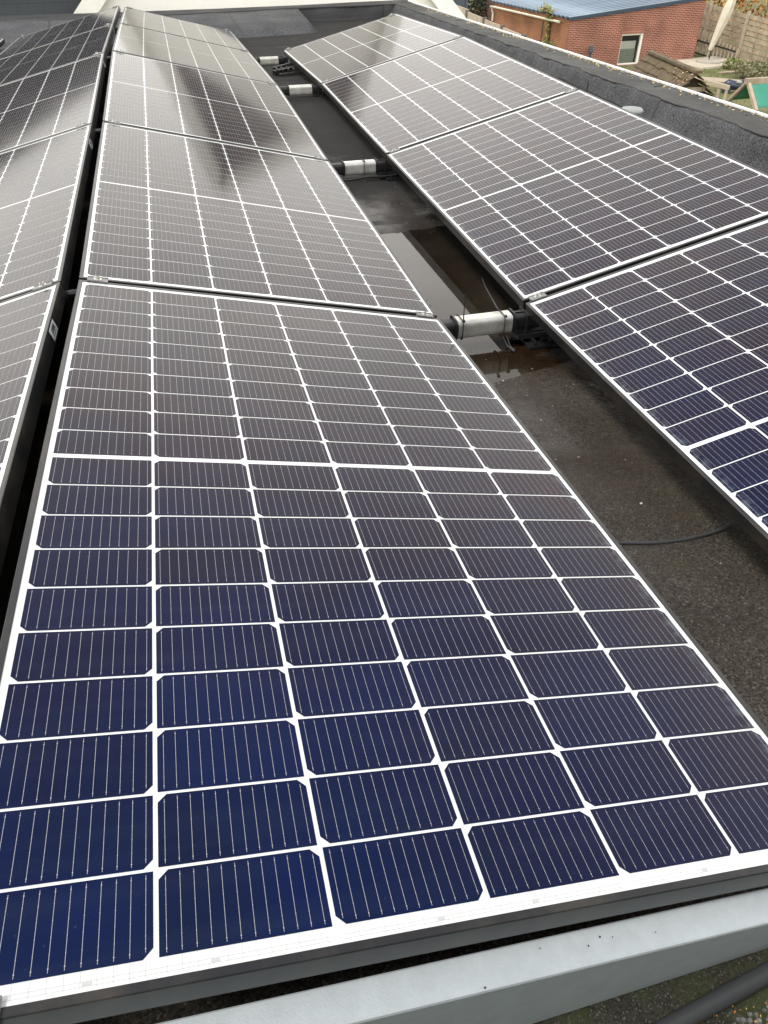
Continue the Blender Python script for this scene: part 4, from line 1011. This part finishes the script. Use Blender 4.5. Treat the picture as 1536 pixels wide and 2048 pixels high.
def toy():
    o = empty('ride_on_toy', (20.0, 24.3, GZ), 'dark blue plastic ride on toy lying beside the timber beam', 'toy', rot=(0, 0, -.5)); mb = MB()
    mb.tube([(-.5, 0, .18), (-.3, 0, .26), (0, 0, .22), (.3, 0, .3), (.5, 0, .2)], [.1, .17, .13, .19, .08], 12); mb.build('body', M_toy, o, smooth=True)
    for x, s in ((-.36, -.2), (-.36, .2), (.34, -.2), (.34, .2)):
        mb = MB(); mb.tube([(x, s - .05, .15), (x, s + .05, .15)], .15, 14); mb.build('wheel', M_toy, o)
    mb = MB(); mb.box((-.06, -.14, .33), (.12, .14, .38)); mb.build('seat', M_paver, o)
toy()

# play house with shake roof
def playhouse():
    A = Vector((12.51, 18.43, -2.2)); B = Vector((11.97, 15.37, -2.2)); r = (A - B).normalized(); n = Vector((-r.y, r.x, 0)); base = B - Vector((0, 0, B.z - GZ))
    o = empty('play_house', base, 'wooden play house with mossy shake gable roof just beyond the parapet', 'play house'); inv = -base
    S, Dp = .78, .72
    for sgn in (1, -1):
        mb = MB(); L = (A - B).length
        for q in range(5):
            t0, t1 = q / 5, (q + 1.16) / 5; lift = .035
            nb = 9
            for k in range(nb):
                l0 = L * k / nb + .004; l1 = L * (k + 1) / nb - .004; j = random.uniform(-.02, .03)
                p = lambda t, l, h: B + r * l + n * (sgn * S * t) + Vector((0, 0, -Dp * t + h)) + inv
                up = .012 + random.uniform(0, .012)
                a0, a1, b0, b1 = p(t0, l0, .0), p(t0, l1, .0), p(t1 + j, l0, lift + up), p(t1 + j, l1, lift + up)
                dn = Vector((0, 0, -.022)); mb.add([a0, a1, b1, b0, a0 + dn, a1 + dn, b1 + dn, b0 + dn], [(0, 1, 2, 3), (7, 6, 5, 4), (0, 4, 5, 1), (1, 5, 6, 2), (2, 6, 7, 3), (3, 7, 4, 0)])
        mb.build('roof', M_shake, o)
    mb = MB(); mb.beam(B + inv + Vector((0, 0, .035)) - r * .02, A + inv + Vector((0, 0, .035)), .16, .05); mb.build('ridge_board', M_shake, o)
    mb = MB()
    for t in (0.12, (A - B).length - .12):
        for s in (-1, 1): p = B + r * t + n * s * .5 + inv; mb.box((p.x - .04, p.y - .04, 0), (p.x + .04, p.y + .04, 2.24 - .5))
    mb.build('posts', M_dwood, o)
    mb = MB(); g = [B + r * .16 + n * s * S * .42 + Vector((0, 0, -Dp * .42 - .03)) for s in (1, -1)]; mb.beam(g[0] + inv, g[1] + inv, .03, .09)
    mb.build('collar_board', M_wood, o)
    mb = MB(); mb.poly_extrude([B + r * .3 + n * .6 + Vector((0, 0, -.62)) + inv, B + r * .3 - n * .6 + Vector((0, 0, -.62)) + inv, B + r * .3 + Vector((0, 0, -.06)) + inv], r * .03); mb.build('gable_panel', M_dwood, o)
    mb = MB(); p = B + inv; mb.box((p.x - .55, p.y + .1, .9), (p.x + .9, p.y + 3.0, .95)); mb.build('floor', M_dwood, o)
    lv = MB()
    for i in range(90):
        l = abs(random.gauss(0, .6)); t = abs(random.gauss(0, .25)); q = B + r * l + n * S * t + Vector((0, 0, -Dp * t + .07)) + inv; lv.leaf(q, random.uniform(.015, .035), (random.gauss(0, .3), random.gauss(0, .3), 1))
    lv.build('fallen_leaves', M_lfy, o, fixn=False)['kind'] = 'stuff'
playhouse()
def canopy():
    A = Vector((12.46, 14.28, -2.2)); r = Vector((.999, .05, 0)).normalized(); n = Vector((-r.y, r.x, 0)); base = Vector((A.x, A.y, GZ)); inv = -base
    o = empty('play_tower', base, 'wooden play tower with a green canvas gable roof at the right edge', 'play tower'); L = 1.9; S, D = .46, .45
    for sgn in (-1, 1):
        mb = MB(); p = lambda t, l, h=0: A + r * l + n * sgn * S * t + Vector((0, 0, -D * t + h)) + inv
        vs = [];
        for k in range(9):
            for q in range(7):
                t = q / 6; l = .07 + (L - .14) * k / 8; vs.append(p(t, l, -.025 * math.sin(math.pi * t) - .008 * math.sin(k * 1.7) * math.sin(math.pi * t) + .012))
        mb.add(vs, [(k * 7 + q, k * 7 + q + 1, (k + 1) * 7 + q + 1, (k + 1) * 7 + q) for k in range(8) for q in range(6)])
        c = mb.build('canvas', M_green, o, smooth=True); md = c.modifiers.new('s', 'SOLIDIFY'); md.thickness = .004
        for l in (0.03, L):
            mb = MB(); mb.beam(p(0, l, .0), p(1.06, l, .0), .07, .06, up=(0, 0, 1)); mb.build('rafter', M_wood2 if sgn < 0 else M_wood, o)
    mb = MB(); mb.beam(A + inv + Vector((0, 0, .0)) - r * .02, A + r * (L + .05) + inv, .12, .11); mb.build('ridge_beam', M_wood, o)
    for l in (.05, L - .05):
        for s in (-1, 1):
            q = A + r * l + n * s * S * .9 + inv; mb = MB(); mb.box((q.x - .035, q.y - .035, 0), (q.x + .035, q.y + .035, 1.80)); mb.build('post', M_wood2, o)
    for z in (1.55, ):
        mb = MB(); q0 = A - n * (S + .06) + inv; q0.z = z; mb.beam(q0, q0 + r * L, .05, .09); mb.build('side_rail', M_wood, o)
canopy()
sc.render.film_transparent = False
